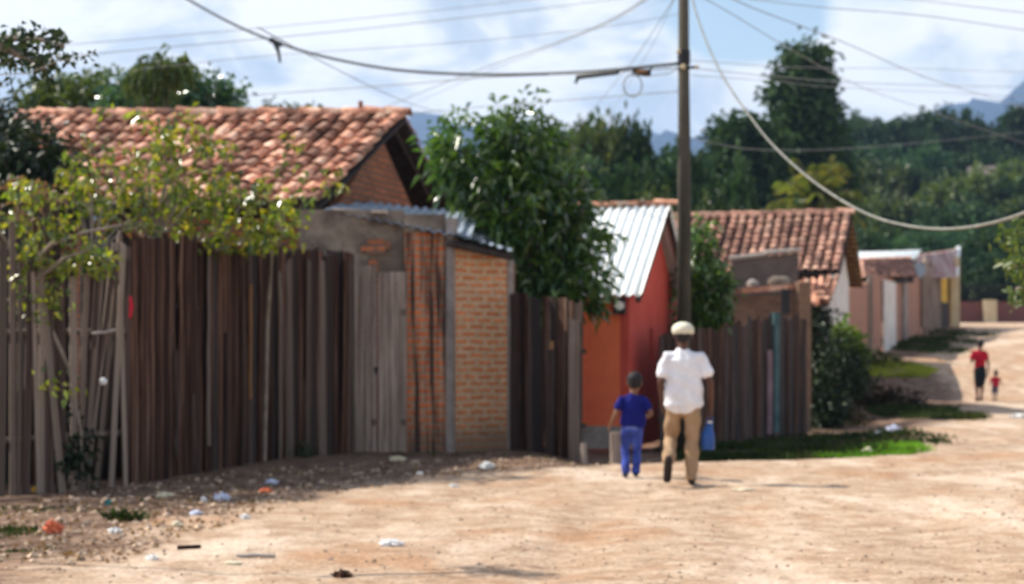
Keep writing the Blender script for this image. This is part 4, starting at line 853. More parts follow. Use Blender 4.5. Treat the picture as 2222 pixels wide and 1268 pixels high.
row('the skyline row of the right hillside', [1835, 1890, 1945, 1990, 2030, 2095, 2150, 2200, 2250, 2310], lambda p: float(np.interp(p, [1835, 1890, 1960, 2030, 2070, 2100, 2150, 2200, 2300], [255, 236, 262, 232, 262, 228, 262, 240, 215])), 5, 262, 74, ['leaf_hill'], HW, 3)
LW = 'trees behind the orange house'
row('the tall row behind the orange house', [1180, 1235, 1285, 1330, 1385, 1440, 1490], lambda p: float(np.interp(p, [1180, 1235, 1330, 1385, 1470, 1500], [262, 262, 243, 250, 282, 300])), 6, 92, 92, ['leaf_olive', 'leaf_bluehill', 'leaf_hill'], LW, 4)
row('the middle row behind the orange house', [1210, 1270, 1330, 1390, 1450, 1510, 1550], 335, 14, 80, 90, ['leaf_hill', 'leaf_bluehill'], LW, 3)
row('the low row behind the orange house', [1230, 1300, 1360, 1420, 1480, 1540, 1600, 1660], 405, 14, 70, 95, ['leaf_hill', 'leaf_olive'], LW, 3)
row('the low row behind the far houses', [1880, 1935, 1990, 2045, 2100, 2150, 2200, 2260], lambda p: 500+12*math.sin(p), 12, 140.5, 84, ['leaf_bluehill', 'leaf_hill', 'leaf_hill'], 'trees behind the boundary wall', 2)
row('the dark row right behind the boundary wall', [2085, 2125, 2165, 2205, 2245, 2290], 570, 12, 137.8, 70, ['leaf_hill'], 'trees behind the boundary wall', 1)
# treetops seen between the tiled house and the mango tree and low over roofs
row('the gap right of the tiled roof', [920, 960, 1010], 330, 10, 75, 60, ['leaf_hill'], 'treetops right of the tiled roof', 2)
# ------------------------------------------------------------------ pole and lines
dp = 28.0; pxx = X(1484, dp)
po = root('utility_pole', 'tall tapered concrete utility pole between the orange house and the young tree', 'pole', (pxx, dp, g(pxx, dp)))
mb = MB(); mb.tube([(pxx, dp, -.2), (pxx, dp, 5), (pxx-.01, dp, 9.6)], [.118, .088, .066], 20); mb.build('shaft', MAT['pole'], po, smooth=True)
mb = MB(); z = P(0, 130, dp).z
mb.tube([(pxx, dp, z-.06), (pxx, dp, z+.14)], .098, 16); mb.build('clamp_band', MAT['metal_dark'], po)
for (px, py, rr) in ((1482, 146, .035), (1472, 113, .03), (1511, 146, .025)):
    mb = MB(); p = P(px, py, dp-.12); mb.tube([p, p+V3((0, -.03, 0)), p+V3((0, -.07, 0))], [rr*.6, rr*1.2, rr*.7], 10); mb.build('insulator', MAT['plaster_cream'], po)
mb = MB(); mb.tube([P(1490, 148, dp-.08), P(1516, 145, dp-.1)], .022, 6); mb.tube([(pxx-.9, dp, 8.6), (pxx+.9, dp, 8.6)], .05, 6); mb.build('bracket', MAT['metal_dark'], po)
mb = MB(); mb.tube([P(1494, 120, dp-.1), P(1497, 300, dp-.1), P(1499, 500, dp-.1), P(1499, 600, dp-.1)], .008, 5); mb.build('conduit', MAT['cable_dark'], po)
def catm(pts, n=10):
    out = []; pts = [V3(p) for p in pts]; q = [pts[0]*2-pts[1]]+pts+[pts[-1]*2-pts[-2]]
    for i in range(1, len(q)-2):
        for k in range(n):
            t = k/n; a, b_, c_, d_ = q[i-1], q[i], q[i+1], q[i+2]
            out.append(.5*((2*b_)+(c_-a)*t+(2*a-5*b_+4*c_-d_)*t*t+(3*b_-a-3*c_+d_)*t**3))
    out.append(pts[-1]); return out
def wire(label, pts, r, matk='cable', name='power_line', group=None):
    mb = MB(); mb.tube(catm([P(*p) for p in pts]), r, 6); o = mb.build(name, MAT[matk], smooth=True); return tag(o, label, 'cable', group)
wire('thick dark cable sagging from the upper left corner area to the pole', [(-300, -540, 42), (120, -190, 38), (410, 0, 36), (600, 92, 34.5), (800, 143, 33), (1000, 161, 31.5), (1240, 158, 29.5), (1478, 138, 27.9)], .026, 'cable_dark', 'thick_cable')
wire('pale twisted cable drooping low from the pole top out past the right edge', [(1490, -90, 28), (1508, 20, 27), (1560, 150, 25.4), (1640, 270, 23.6), (1700, 338, 22.3), (1780, 405, 20.8), (1880, 464, 19.2), (1980, 492, 17.8), (2090, 495, 16.3), (2222, 463, 14.8), (2420, 370, 12.8), (2900, 60, 11.5), (3900, -900, 10)], .015, 'cable_pale', 'drooping_cable')
W = [('upper', [(-300, 170, 30), (200, 118, 34), (740, 68, 38), (1200, 16, 42), (1500, -24, 44)], .013), ('second', [(-300, 130, 30), (300, 85, 34), (900, 28, 38), (1480, -40, 44)], .010),
     ('lower', [(380, 222, 40), (560, 206, 38), (840, 186, 35), (1060, 168, 32), (1260, 160, 29), (1478, 148, 28)], .016), ('lowest', [(760, 258, 34), (1000, 236, 32), (1250, 216, 30), (1480, 198, 28)], .012),
     ('steep rising', [(700, 300, 60), (830, 236, 52), (1030, 155, 44), (1200, 95, 36), (1330, 40, 31), (1470, -50, 28)], .018), ('second steep rising', [(760, 290, 60), (1000, 180, 46), (1200, 100, 37), (1340, 40, 31), (1472, -50, 28)], .011),
     ('falling', [(560, 60, 20), (700, 135, 26), (860, 213, 34), (960, 244, 42), (1080, 262, 55)], .012), ('short steep', [(1240, 300, 60), (1300, 222, 48), (1375, 130, 36), (1474, -20, 28)], .011), ('second short steep', [(1300, 290, 60), (1360, 190, 46), (1420, 90, 34), (1476, -30, 28)], .008),
     ('right falling', [(1488, -50, 28), (1640, 20, 33), (1830, 92, 40), (2000, 165, 48), (2160, 215, 56), (2350, 270, 70)], .018), ('second right falling', [(1488, -20, 28), (1560, 14, 31), (1720, 110, 38), (1860, 185, 45), (2000, 235, 52), (2222, 310, 66), (2400, 360, 80)], .014),
     ('upper right level', [(1490, -20, 28), (1760, 14, 30), (2000, 34, 31), (2222, 66, 32), (2500, 110, 34)], .011), ('second upper right level', [(1490, -60, 28), (1800, -22, 30), (2222, 28, 32), (2500, 60, 34)], .010),
     ('right level', [(1500, 132, 28), (1720, 146, 33), (2000, 150, 40), (2222, 158, 46), (2500, 170, 54)], .009), ('second right level', [(1500, 148, 28), (1700, 168, 33), (1900, 182, 38), (2222, 190, 46), (2500, 196, 54)], .011), ('third right level', [(1500, 164, 28), (1700, 178, 32), (1820, 190, 36), (2222, 210, 46), (2500, 222, 54)], .009),
     ('low sagging', [(1498, 300, 28), (1650, 325, 36), (1850, 322, 48), (2100, 300, 62), (2400, 268, 80)], .010), ('nearly level left', [(300, 150, 26), (600, 120, 27), (1000, 92, 28), (1300, 60, 28), (1478, 30, 28)], .007)]
for nm, pts, r in W: r *= .62; wire(f'thin grey {nm} wire crossing the sky on the ' + ('left' if pts[0][0] < 1400 else 'right') + ' of the pole', pts, r, 'cable', group='thin wires strung from the pole')
st = MB(); st.tube([P(597, 92, 34.4), P(604, 112, 34.4), P(608, 136, 34.4)], [.06, .036, .024], 6); st.tube([P(585, 86, 34.4), P(612, 98, 34.4)], .05, 6)
tag(st.build('cable_tie', MAT['cable_dark'], loc=P(600, 92, 34.4)), 'short dark strap hanging off the thick cable', 'strap')
cb = root('splice_closure', 'long dark splice tube hung on the line left of the pole', 'splice box', P(1295, 163, 28.4))
mb = MB(); mb.tube([P(1249, 169, 28.6), P(1253, 168, 28.6), P(1341, 157, 28.2), P(1344, 156, 28.2)], [.02, .036, .036, .02], 10); mb.build('tube', MAT['metal_dark'], cb)
mb = MB(); mb.tube([P(1256, 167, 28.6), P(1248, 181, 28.6)], .026, 6); mb.build('hook', MAT['metal_dark'], cb)
cb = root('junction_box', 'small black and orange junction box hung close to the pole', 'junction box', P(1392, 155, 27))
mb = MB(); mb.box(P(1392, 158, 27), (.27, .1, .085), 0, mat=Matrix.Rotation(R(3), 3, 'Y')); mb.tube([P(1408, 160, 27), P(1414, 146, 27)], .016, 6); mb.build('case', MAT['metal_dark'], cb)
mb = MB(); mb.box(P(1392, 155, 26.94), (.16, .03, .05), 0); mb.build('cover', MAT['wood_orange'], cb)
mb = MB(); ring = []
for k in range(33):
    a = 2*math.pi*k/16.5; ring.append(P(1373+20*math.cos(a), 186+24*math.sin(a), 26.8+.002*k))
mb.tube(ring, .011, 6); mb.tube([P(1375, 160, 26.9), P(1400, 166, 27), P(1450, 160, 27.6), P(1478, 148, 27.9)], .008, 5); tag(mb.build('cable_coil', MAT['cable'], loc=P(1373, 186, 26.8)), 'loop of spare cable hanging under the junction box', 'cable coil')

# ------------------------------------------------------------------ people: tapered limbs fused to one skin by a voxel remesh
def tub(V, F, pts, rad, n=14, flat=None):
    """rad: list of (r across, r depth)"""
    pts = [V3(p) for p in pts]; ax = (pts[-1]-pts[0]).normalized(); ref = V3((0, 1, 0)) if abs(ax.y) < .75 else V3((0, 0, 1))
    if flat: ref = V3(flat)
    b0 = len(V); m_ = len(pts); rings = []
    t0 = (pts[1]-pts[0]).normalized(); t1 = (pts[-1]-pts[-2]).normalized(); r0 = min(rad[0]); r1 = min(rad[-1])
    P_ = [pts[0]-t0*r0*.6]+pts+[pts[-1]+t1*r1*.6]; Rr = [(rad[0][0]*.7, rad[0][1]*.7)]+list(rad)+[(rad[-1][0]*.7, rad[-1][1]*.7)]
    for i, p in enumerate(P_):
        t = (P_[min(i+1, len(P_)-1)]-P_[max(i-1, 0)]).normalized(); dy = (ref-t*ref.dot(t)).normalized(); dx = dy.cross(t)
        for k in range(n):
            a = 2*math.pi*k/n; V.append(p+dx*(math.cos(a)*Rr[i][0])+dy*(math.sin(a)*Rr[i][1]))
    L = len(P_)
    for i in range(L-1):
        for k in range(n): F.append((b0+i*n+k, b0+i*n+(k+1) % n, b0+(i+1)*n+(k+1) % n, b0+(i+1)*n+k))
    V.append(P_[0]-t0*r0*.3); V.append(P_[-1]+t1*r1*.3); c0_ = len(V)-2
    for k in range(n):
        F.append((c0_, b0+(k+1) % n, b0+k)); F.append((c0_+1, b0+(L-1)*n+k, b0+(L-1)*n+(k+1) % n))
def ell(V, F, c, r, n=16, m_=10):
    b0 = len(V); c = V3(c)
    for j in range(m_+1):
        th = math.pi*j/m_
        for k in range(n):
            a = 2*math.pi*k/n; V.append(c+V3((r[0]*math.sin(th)*math.cos(a), r[1]*math.sin(th)*math.sin(a), r[2]*math.cos(th))))
    for j in range(m_):
        for k in range(n): F.append((b0+j*n+k, b0+(j+1)*n+k, b0+(j+1)*n+(k+1) % n, b0+j*n+(k+1) % n))
def fuse(name, V, F, vox, matl, parent, smooth=4, wr=0, wscale=14):
    me = bpy.data.meshes.new(name); me.from_pydata([tuple(v) for v in V], [], F); me.update()
    o = bpy.data.objects.new(name, me); COL.objects.link(o)
    rm = o.modifiers.new('r', 'REMESH'); rm.mode = 'VOXEL'; rm.voxel_size = vox
    sm = o.modifiers.new('s', 'SMOOTH'); sm.iterations = smooth; sm.factor = .5
    dg = bpy.context.evaluated_depsgraph_get(); m2 = bpy.data.meshes.new_from_object(o.evaluated_get(dg)); bpy.data.objects.remove(o)
    if wr:
        n_ = len(m2.vertices); co = np.empty(n_*3, np.float32); m2.vertices.foreach_get('co', co); co = co.reshape(-1, 3); no = np.empty(n_*3, np.float32); m2.vertices.foreach_get('normal', no); no = no.reshape(-1, 3)
        f = np.sin(co[:, 2]*wscale*3+co[:, 0]*wscale*2.2+2*np.sin(co[:, 0]*wscale))*np.sin(co[:, 2]*wscale*1.3-co[:, 0]*wscale*2+co[:, 1]*wscale)
        co += no*(f*wr)[:, None]; m2.vertices.foreach_set('co', co.ravel()); m2.update()
    m2.materials.clear(); m2.name = name
    org = ORG[parent.name]; o = bpy.data.objects.new(name, m2); COL.objects.link(o); m2.materials.append(matl); o.parent = parent; ORG[o.name] = org
    m2.polygons.foreach_set('use_smooth', [True]*len(m2.polygons)); return o
def cloth(name, c, k=.15, rough=.9):
    return M(name, [(.3, sc3(c, 1-k)), (.7, sc3(c, 1+k*.5))], 5, bump=.25, rough=rough, bscale=60, fine=.08, spec=.15)
def hand(V, F, wr, dirv, side, s, curl=.5, grip=False):
    """palm, four unequal bent fingers and a thumb; dirv points from wrist to fingers, side is +1 for a right hand"""
    dirv = V3(dirv).normalized(); fwd = V3((0, 1, 0)); fwd = (fwd-dirv*fwd.dot(dirv)).normalized(); inn = V3((-side, 0, 0)); inn = (inn-dirv*inn.dot(dirv)-fwd*inn.dot(fwd)).normalized()
    wr = V3(wr); pe = wr+dirv*.085*s
    tub(V, F, [wr, wr+dirv*.045*s, pe], [(.019*s, .027*s), (.017*s, .038*s), (.014*s, .038*s)], 12, flat=fwd)
    for k, (off, ln) in enumerate(((.028, .070), (.010, .078), (-.009, .073), (-.027, .058))):
        a = pe+fwd*off*s-dirv*.012*s; c1 = curl*(1+.12*k)
        m1 = a+(dirv*math.cos(c1*.5)+inn*math.sin(c1*.5))*ln*.5*s; m2_ = m1+(dirv*math.cos(c1*1.5)+inn*math.sin(c1*1.5))*ln*.34*s; m3 = m2_+(dirv*math.cos(c1*2.4)+inn*math.sin(c1*2.4))*ln*.28*s
        tub(V, F, [a, m1, m2_, m3], [(.0088*s, .0088*s), (.0082*s, .0082*s), (.0075*s, .0075*s), (.0065*s, .0065*s)], 8)
    a = wr+dirv*.025*s+fwd*.024*s; b_ = a+(dirv*.6+fwd*.75+inn*.25)*.042*s; c_ = b_+(dirv*.85+fwd*.25+inn*.4)*.032*s
    tub(V, F, [a, b_, c_], [(.012*s, .012*s), (.0098*s, .0098*s), (.0078*s, .0078*s)], 8)
def person(label, org, J, s, skinc, shirtc, pantc, haircol, shoe, vox=.007, group=None, cap=None, shorts=False, curl=(.45, .45), yaw=0, pantlen=None, pantmat=None, skirt=False):
    rt = root('person', label, 'person', org, group); O = V3((0, 0, 0))
    g3 = lambda k: V3(J[k]); skin = M('skin', [(.3, sc3(skinc, .85)), (.7, sc3(skinc, 1.1))], 6, bump=.1, rough=.6, fine=.06)
    ORG[rt.name] = V3((0, 0, 0))
    V, F = [], []; hd_ = g3('head'); nk = g3('neck'); hr = J['hr']
    ell(V, F, hd_+V3((0, 0, hr*.28)), (hr*.80, hr*.98, hr*.88)); ell(V, F, hd_+V3((0, hr*.22, -hr*.35)), (hr*.60, hr*.68, hr*.80))
    fy = hd_.y+hr*.95
    tub(V, F, [(hd_.x, fy-hr*.1, hd_.z+hr*.12), (hd_.x, fy+hr*.10, hd_.z-hr*.22)], [(hr*.10, hr*.10), (hr*.17, hr*.13)], 8)      # nose
    tub(V, F, [(hd_.x-hr*.22, fy-hr*.12, hd_.z-hr*.50), (hd_.x+hr*.22, fy-hr*.12, hd_.z-hr*.50)], [(hr*.07, hr*.07), (hr*.07, hr*.07)], 8)  # lips
    for sg in (-1, 1): ell(V, F, (hd_.x+sg*hr*.80, hd_.y-hr*.02, hd_.z-hr*.02), (hr*.10, hr*.20, hr*.30), 8, 6)
    tub(V, F, [nk-V3((0, 0, .09*s)), nk, hd_-V3((0, -.01*s, hr*.35))], [(.075*s, .07*s), (.052*s, .052*s), (.052*s, .055*s)])
    pv = g3('pelvis'); sp = (pv+nk)/2
    tub(V, F, [pv-V3((0, 0, .05*s)), pv+V3((0, 0, .07*s)), sp, nk-V3((0, 0, .13*s)), nk-V3((0, 0, .05*s))], [(.15*s, .10*s), (.14*s, .095*s), (.13*s, .09*s), (.165*s, .10*s), (.09*s, .065*s)])
    for k, sg in (('L', -1), ('R', 1)):
        a, e, w_ = g3('sh'+k), g3('el'+k), g3('wr'+k)
        tub(V, F, [a, a.lerp(e, .4), e, e.lerp(w_, .35), w_], [(.050*s, .052*s), (.044*s, .046*s), (.035*s, .037*s), (.036*s, .038*s), (.023*s, .026*s)])
        hand(V, F, w_, (w_-e).normalized()+V3((0, 0, -.15)), sg, s*J.get('hs', 1), curl[0 if sg < 0 else 1])
        h_, kn, an_, to = g3('hp'+k), g3('kn'+k), g3('an'+k), g3('to'+k)
        tub(V, F, [h_, h_.lerp(kn, .5), kn, kn.lerp(an_, .3), kn.lerp(an_, .7), an_], [(.085*s, .09*s), (.070*s, .075*s), (.052*s, .056*s), (.053*s, .060*s), (.040*s, .043*s), (.034*s, .038*s)])
        tub(V, F, [an_, an_.lerp(to, .35), to], [(.034*s, .04*s), (.038*s, .035*s), (.036*s, .018*s)])
    fuse('body', V, F, vox, skin, rt)
    # shirt
    V, F = [], []; hem = J['hem']; hw = J['hw']
    zt_ = nk.z-.055*s; zs = [hem, hem+(zt_-hem)*.33, hem+(zt_-hem)*.66, zt_-.07*s, zt_]
    cxs = [J['hemx'], (J['hemx']*2+nk.x)/3, (J['hemx']+2*nk.x)/3, nk.x, nk.x]
    tub(V, F, [(cxs[i], (pv.y if i < 2 else nk.y), zs[i]) for i in range(5)], [(hw, hw*.66), (hw*.95, hw*.62), (.175*s, .115*s), (.178*s, .11*s), (.085*s, .072*s)], 20)
    for k in 'LR':
        a, e = g3('sh'+k), g3('el'+k); q = a.lerp(e, J.get('slv', .62)); c_ = V3((nk.x, nk.y, nk.z-.085*s))
        tub(V, F, [c_, a+V3((0, 0, -.005*s)), a.lerp(q, .5), q], [(.055*s, .065*s), (.060*s, .064*s), (.063*s, .066*s), (.067*s, .070*s)])
    fuse('shirt', V, F, vox*1.1, shirtc, rt, 5, .009*s, 9)
    # trousers / shorts / skirt
    V, F = [], []
    pl = 1. if not pantlen else pantlen
    if skirt:
        tub(V, F, [pv+V3((0, 0, .10*s)), pv-V3((0, 0, .06*s)), pv-V3((0, 0, .25*s)), (pv.x, pv.y+.02, J['knL'][2]-.02)], [(.135*s, .10*s), (.175*s, .13*s), (.17*s, .13*s), (.125*s, .11*s)], 20)
    else:
        tub(V, F, [pv+V3((0, 0, .10*s)), pv, pv-V3((0, 0, .07*s))], [(.150*s, .11*s), (.165*s, .125*s), (.155*s, .12*s)], 18)
        for k in 'LR':
            h_, kn, an_ = g3('hp'+k), g3('kn'+k), g3('an'+k)
            if shorts: tub(V, F, [h_, h_.lerp(kn, .5), h_.lerp(kn, .92)], [(.095*s, .10*s), (.092*s, .097*s), (.088*s, .09*s)])
            else: tub(V, F, [h_, h_.lerp(kn, .5), kn, kn.lerp(an_, .5), kn.lerp(an_, pl)], [(.094*s, .105*s), (.086*s, .094*s), (.074*s, .08*s), (.070*s, .074*s), (.068*s, .072*s)])
    fuse('skirt' if skirt else ('shorts' if shorts else 'trousers'), V, F, vox*1.1, pantc, rt, 5, .010*s, 9)
    # shoes
    for k in 'LR':
        V, F = [], []; an_, to = g3('an'+k), g3('to'+k); dv = (to-an_); fl = V3((dv.x, dv.y, dv.z)).normalized()
        hl = an_+V3(J.get('hl'+k, (0, -.035*s, -.045*s)))
        tub(V, F, [hl, hl.lerp(to, .45)+V3((0, 0, .008*s)), to], [(.040*s, .042*s), (.047*s, .040*s), (.042*s, .026*s)]); tub(V, F, [an_+V3((0, 0, .01)), hl.lerp(to, .3)], [(.04*s, .044*s), (.042*s, .04*s)])
        fuse('shoe', V, F, vox, shoe, rt, 3)
    # hair
    V, F = [], []; hm = M('hair', [(.3, haircol), (.7, sc3(haircol, 1.8))], 20, (1, 1, .3), bump=.8, rough=.7)
    ell(V, F, hd_+V3((0, -hr*.10, hr*.36)), (hr*.88, hr*1.0, hr*.88)); ell(V, F, hd_+V3((0, -hr*.38, -hr*.05)), (hr*.74, hr*.68, hr*.58))
    fuse('hair', V, F, vox, hm, rt, 2, .002)
    for sg in (-1, 1):
        bm = bmesh.new(); bmesh.ops.create_uvsphere(bm, u_segments=10, v_segments=8, radius=hr*.11); me = bpy.data.meshes.new('eye'); bm.to_mesh(me); bm.free()
        me.transform(Matrix.Translation((hd_.x+sg*hr*.33, hd_.y+hr*.86, hd_.z+hr*.02))); o = bpy.data.objects.new('eye', me); COL.objects.link(o); me.materials.append(MAT['plaster_white']); o.parent = rt
    if cap:
        V, F = [], []; ell(V, F, hd_+V3((0, -hr*.05, hr*.50)), (hr*1.03, hr*1.14, hr*.74)); c_ = hd_+V3((0, 0, hr*.38))
        tub(V, F, [c_+V3((0, hr*.7, 0)), c_+V3((0, hr*1.25, -.008)), c_+V3((0, hr*1.75, -.02))], [(hr*.8, hr*.08), (hr*.72, hr*.08), (hr*.5, hr*.07)], flat=(0, 0, 1))
        tub(V, F, [c_+V3((-hr*.9, -hr*.35, -hr*.12)), c_+V3((0, -hr*1.12, -hr*.12)), c_+V3((hr*.9, -hr*.35, -hr*.12))], [(hr*.12, hr*.12)]*3)
        fuse('cap', V, F, vox, cap, rt, 3)
    return rt
def scaleJ(J, k):
    return {a: (tuple(v*k for v in b_) if isinstance(b_, tuple) else b_*k if a in ('hr', 'hem', 'hemx', 'hw') else b_) for a, b_ in J.items()}
dm = 19.2; om = (X(1482, dm), dm, g(X(1482, dm), dm)+.0)
Jm = dict(head=(0, .01, 1.555), hr=.115, neck=(0, 0, 1.43), pelvis=(.01, 0, .88), shL=(-.175, 0, 1.335), elL=(-.235, -.04, 1.07), wrL=(-.205, .06, .83), shR=(.185, 0, 1.335), elR=(.285, -.03, 1.06), wrR=(.300, .05, .80),
          hpL=(-.080, 0, .86), knL=(-.115, .15, .465), anL=(-.17, -.20, .265), toL=(-.18, -.18, .055), hlL=(-.0, -.05, .02), hpR=(.095, 0, .86), knR=(.10, .04, .46), anR=(.085, -.02, .09), toR=(.10, .17, .03), hem=.835, hw=.212, hemx=.005, slv=.66)
man = person('person in a white short sleeved shirt, khaki trousers and pale cap walking away', om, Jm, 1., (.10, .045, .03), cloth('white_cotton', (.80, .80, .84)), cloth('khaki_cotton', (.37, .245, .145)), (.012, .010, .010), cloth('brown_shoe', (.035, .028, .025)), cap=cloth('beige_cap', (.70, .66, .52)), curl=(.45, 1.0))
db = 20.0; ob = (X(1372, db), db, g(X(1372, db), db))
Jb = dict(head=(.025, .01, 1.035), hr=.100, neck=(.01, 0, .93), pelvis=(.0, 0, .57), shL=(-.125, 0, .855), elL=(-.185, -.04, .70), wrL=(-.235, .03, .585), shR=(.135, 0, .855), elR=(.205, -.05, .70), wrR=(.165, .12, .66),
          hpL=(-.052, 0, .56), knL=(-.075, .05, .31), anL=(-.075, -.05, .07), toL=(-.08, .09, .025), hpR=(.055, 0, .56), knR=(.055, .06, .30), anR=(.04, .02, .07), toR=(.05, .16, .025), hem=.585, hw=.145, hemx=.01, slv=.60, hs=1.05)
jm, jt_, jb_ = mat_new('blue_jeans')
vv = objvec(jt_); cc_ = ramp(jt_, noise(jt_, vv, 7, 4), [(.40, (.018, .035, .22)), (.56, (.035, .075, .40)), (.70, (.20, .26, .55))]); setin(jt_, jb_.inputs['Base Color'], cc_); jb_.inputs['Roughness'].default_value = .85
boy = person('child in a dark blue T-shirt and blue jeans walking beside the person in white', ob, Jb, .68, (.20, .10, .06), cloth('royal_blue_cotton', (.010, .014, .15)), jm, (.010, .008, .008), cloth('dark_shoe', (.03, .03, .04)), vox=.0055)
df = 47.0; zf = P(0, 880, df).z
oa = (X(2125, df), df, g(X(2125, df), df))
Ja = dict(head=(.03, .01, 1.45), hr=.105, neck=(.01, 0, 1.33), pelvis=(.02, 0, .83), shL=(-.155, 0, 1.235), elL=(-.20, .03, .98), wrL=(-.12, .16, 1.05), shR=(.165, 0, 1.235), elR=(.225, -.03, .97), wrR=(.235, .03, .75),
          hpL=(-.07, 0, .80), knL=(-.065, .05, .43), anL=(-.05, -.02, .08), toL=(-.05, .16, .03), hpR=(.08, 0, .80), knR=(.07, -.02, .43), anR=(.03, -.10, .10), toR=(.04, .06, .03), hem=.86, hw=.15, hemx=.02, slv=.5)
person('person in a red top and black knee-length skirt walking far down the road', oa, Ja, .93, (.14, .065, .045), cloth('red_cotton', (.42, .012, .03)), cloth('black_cotton', (.010, .014, .016)), (.012, .01, .01), cloth('dark_sandal', (.05, .035, .03)), vox=.010, skirt=True)
oc = (X(2162, df), df+.1, g(X(2162, df), df))
Jc = scaleJ(dict(Jb, elL=(-.2, .0, .70), wrL=(-.22, .03, .60), wrR=(.30, .10, .62), elR=(.22, .0, .72)), .69)
Jc['hs'] = 1.0
person('small child in a red T-shirt walking right beside the adult in red', oc, Jc, .47, (.14, .065, .045), cloth('red_shirt_cotton', (.42, .02, .04)), cloth('grey_cotton', (.10, .09, .14)), (.012, .01, .01), cloth('small_shoe', (.04, .03, .03)), vox=.008, shorts=True)
# bottle carried by the man
bt = root('blue_water_jug', 'blue plastic water jug carried in the right hand of the person in white', 'jug', (om[0]+.285, om[1]+.06, om[2]+.36))
bp_ = cloth('blue_plastic', (.035, .10, .32)); bp_.node_tree.nodes['Principled BSDF'].inputs['Roughness'].default_value = .3
bx_, by_, bz_ = ORG[bt.name]
mb = MB(); mb.tube([(bx_-.02, by_, bz_), (bx_-.02, by_, bz_+.02), (bx_-.02, by_, bz_+.16), (bx_-.015, by_, bz_+.20), (bx_, by_, bz_+.255), (bx_+.0, by_, bz_+.28)], [.066, .074, .072, .055, .024, .024], 18); mb.build('body', bp_, bt, smooth=True)
mb = MB(); mb.tube([(bx_, by_, bz_+.28), (bx_, by_, bz_+.30)], .028, 14); mb.build('cap', MAT['plaster_white'], bt)
mb = MB(); mb.tube([(bx_+.03, by_+.02, bz_+.19), (bx_+.028, by_+.0, bz_+.335), (bx_+.0, by_+.0, bz_+.36), (bx_-.02, by_, bz_+.32), (bx_-.055, by_, bz_+.18)], .008, 8); mb.build('handle', bp_, bt)

# ------------------------------------------------------------------ litter and stones
def gp(px, py):
    """ground point seen at a pixel (fixed-point on depth)"""
    d = 15.
    for _ in range(30): d = d*.5+.5*max(6, (H-g(X(px, d), d))*FPX/max(py-760, 20))
    return V3((X(px, d), d, g(X(px, d), d)))
def crumple(name, label, cat, px, py, size, matl, seed=1):
    q = gp(px, py); r2 = random.Random(seed); bm = bmesh.new(); bmesh.ops.create_icosphere(bm, subdivisions=3, radius=1)
    for v_ in bm.verts:
        n_ = 1+.28*math.sin(v_.co.x*5+seed)*math.cos(v_.co.y*6+seed*2)+.2*math.sin(v_.co.z*9+v_.co.x*7)+r2.uniform(-.07, .07)
        v_.co = V3((v_.co.x*size[0]/2*n_, v_.co.y*size[1]/2*n_, max(v_.co.z, -.5)*size[2]/1.5*n_))
    me = bpy.data.meshes.new(name); bm.to_mesh(me); bm.free(); me.transform(Matrix.Translation(q+V3((0, 0, size[2]*.28))))
    return tag(link(name, me, matl, loc=q), label, cat)
wp = M('white_plastic', [(.3, (.62, .62, .60)), (.7, (.82, .82, .80))], 20, bump=.3, rough=.45, fine=.05); bpw = M('bluish_plastic', [(.3, (.45, .50, .66)), (.7, (.72, .75, .86))], 20, bump=.3, rough=.4)
rp = M('orange_plastic', [(.3, (.55, .10, .04)), (.7, (.75, .22, .10))], 20, rough=.4); cr = M('cream_paper', [(.3, (.60, .52, .36)), (.7, (.78, .70, .52))], 20)
tp = M('teal_plastic', [(.3, (.02, .16, .15)), (.7, (.05, .26, .24))], 20)
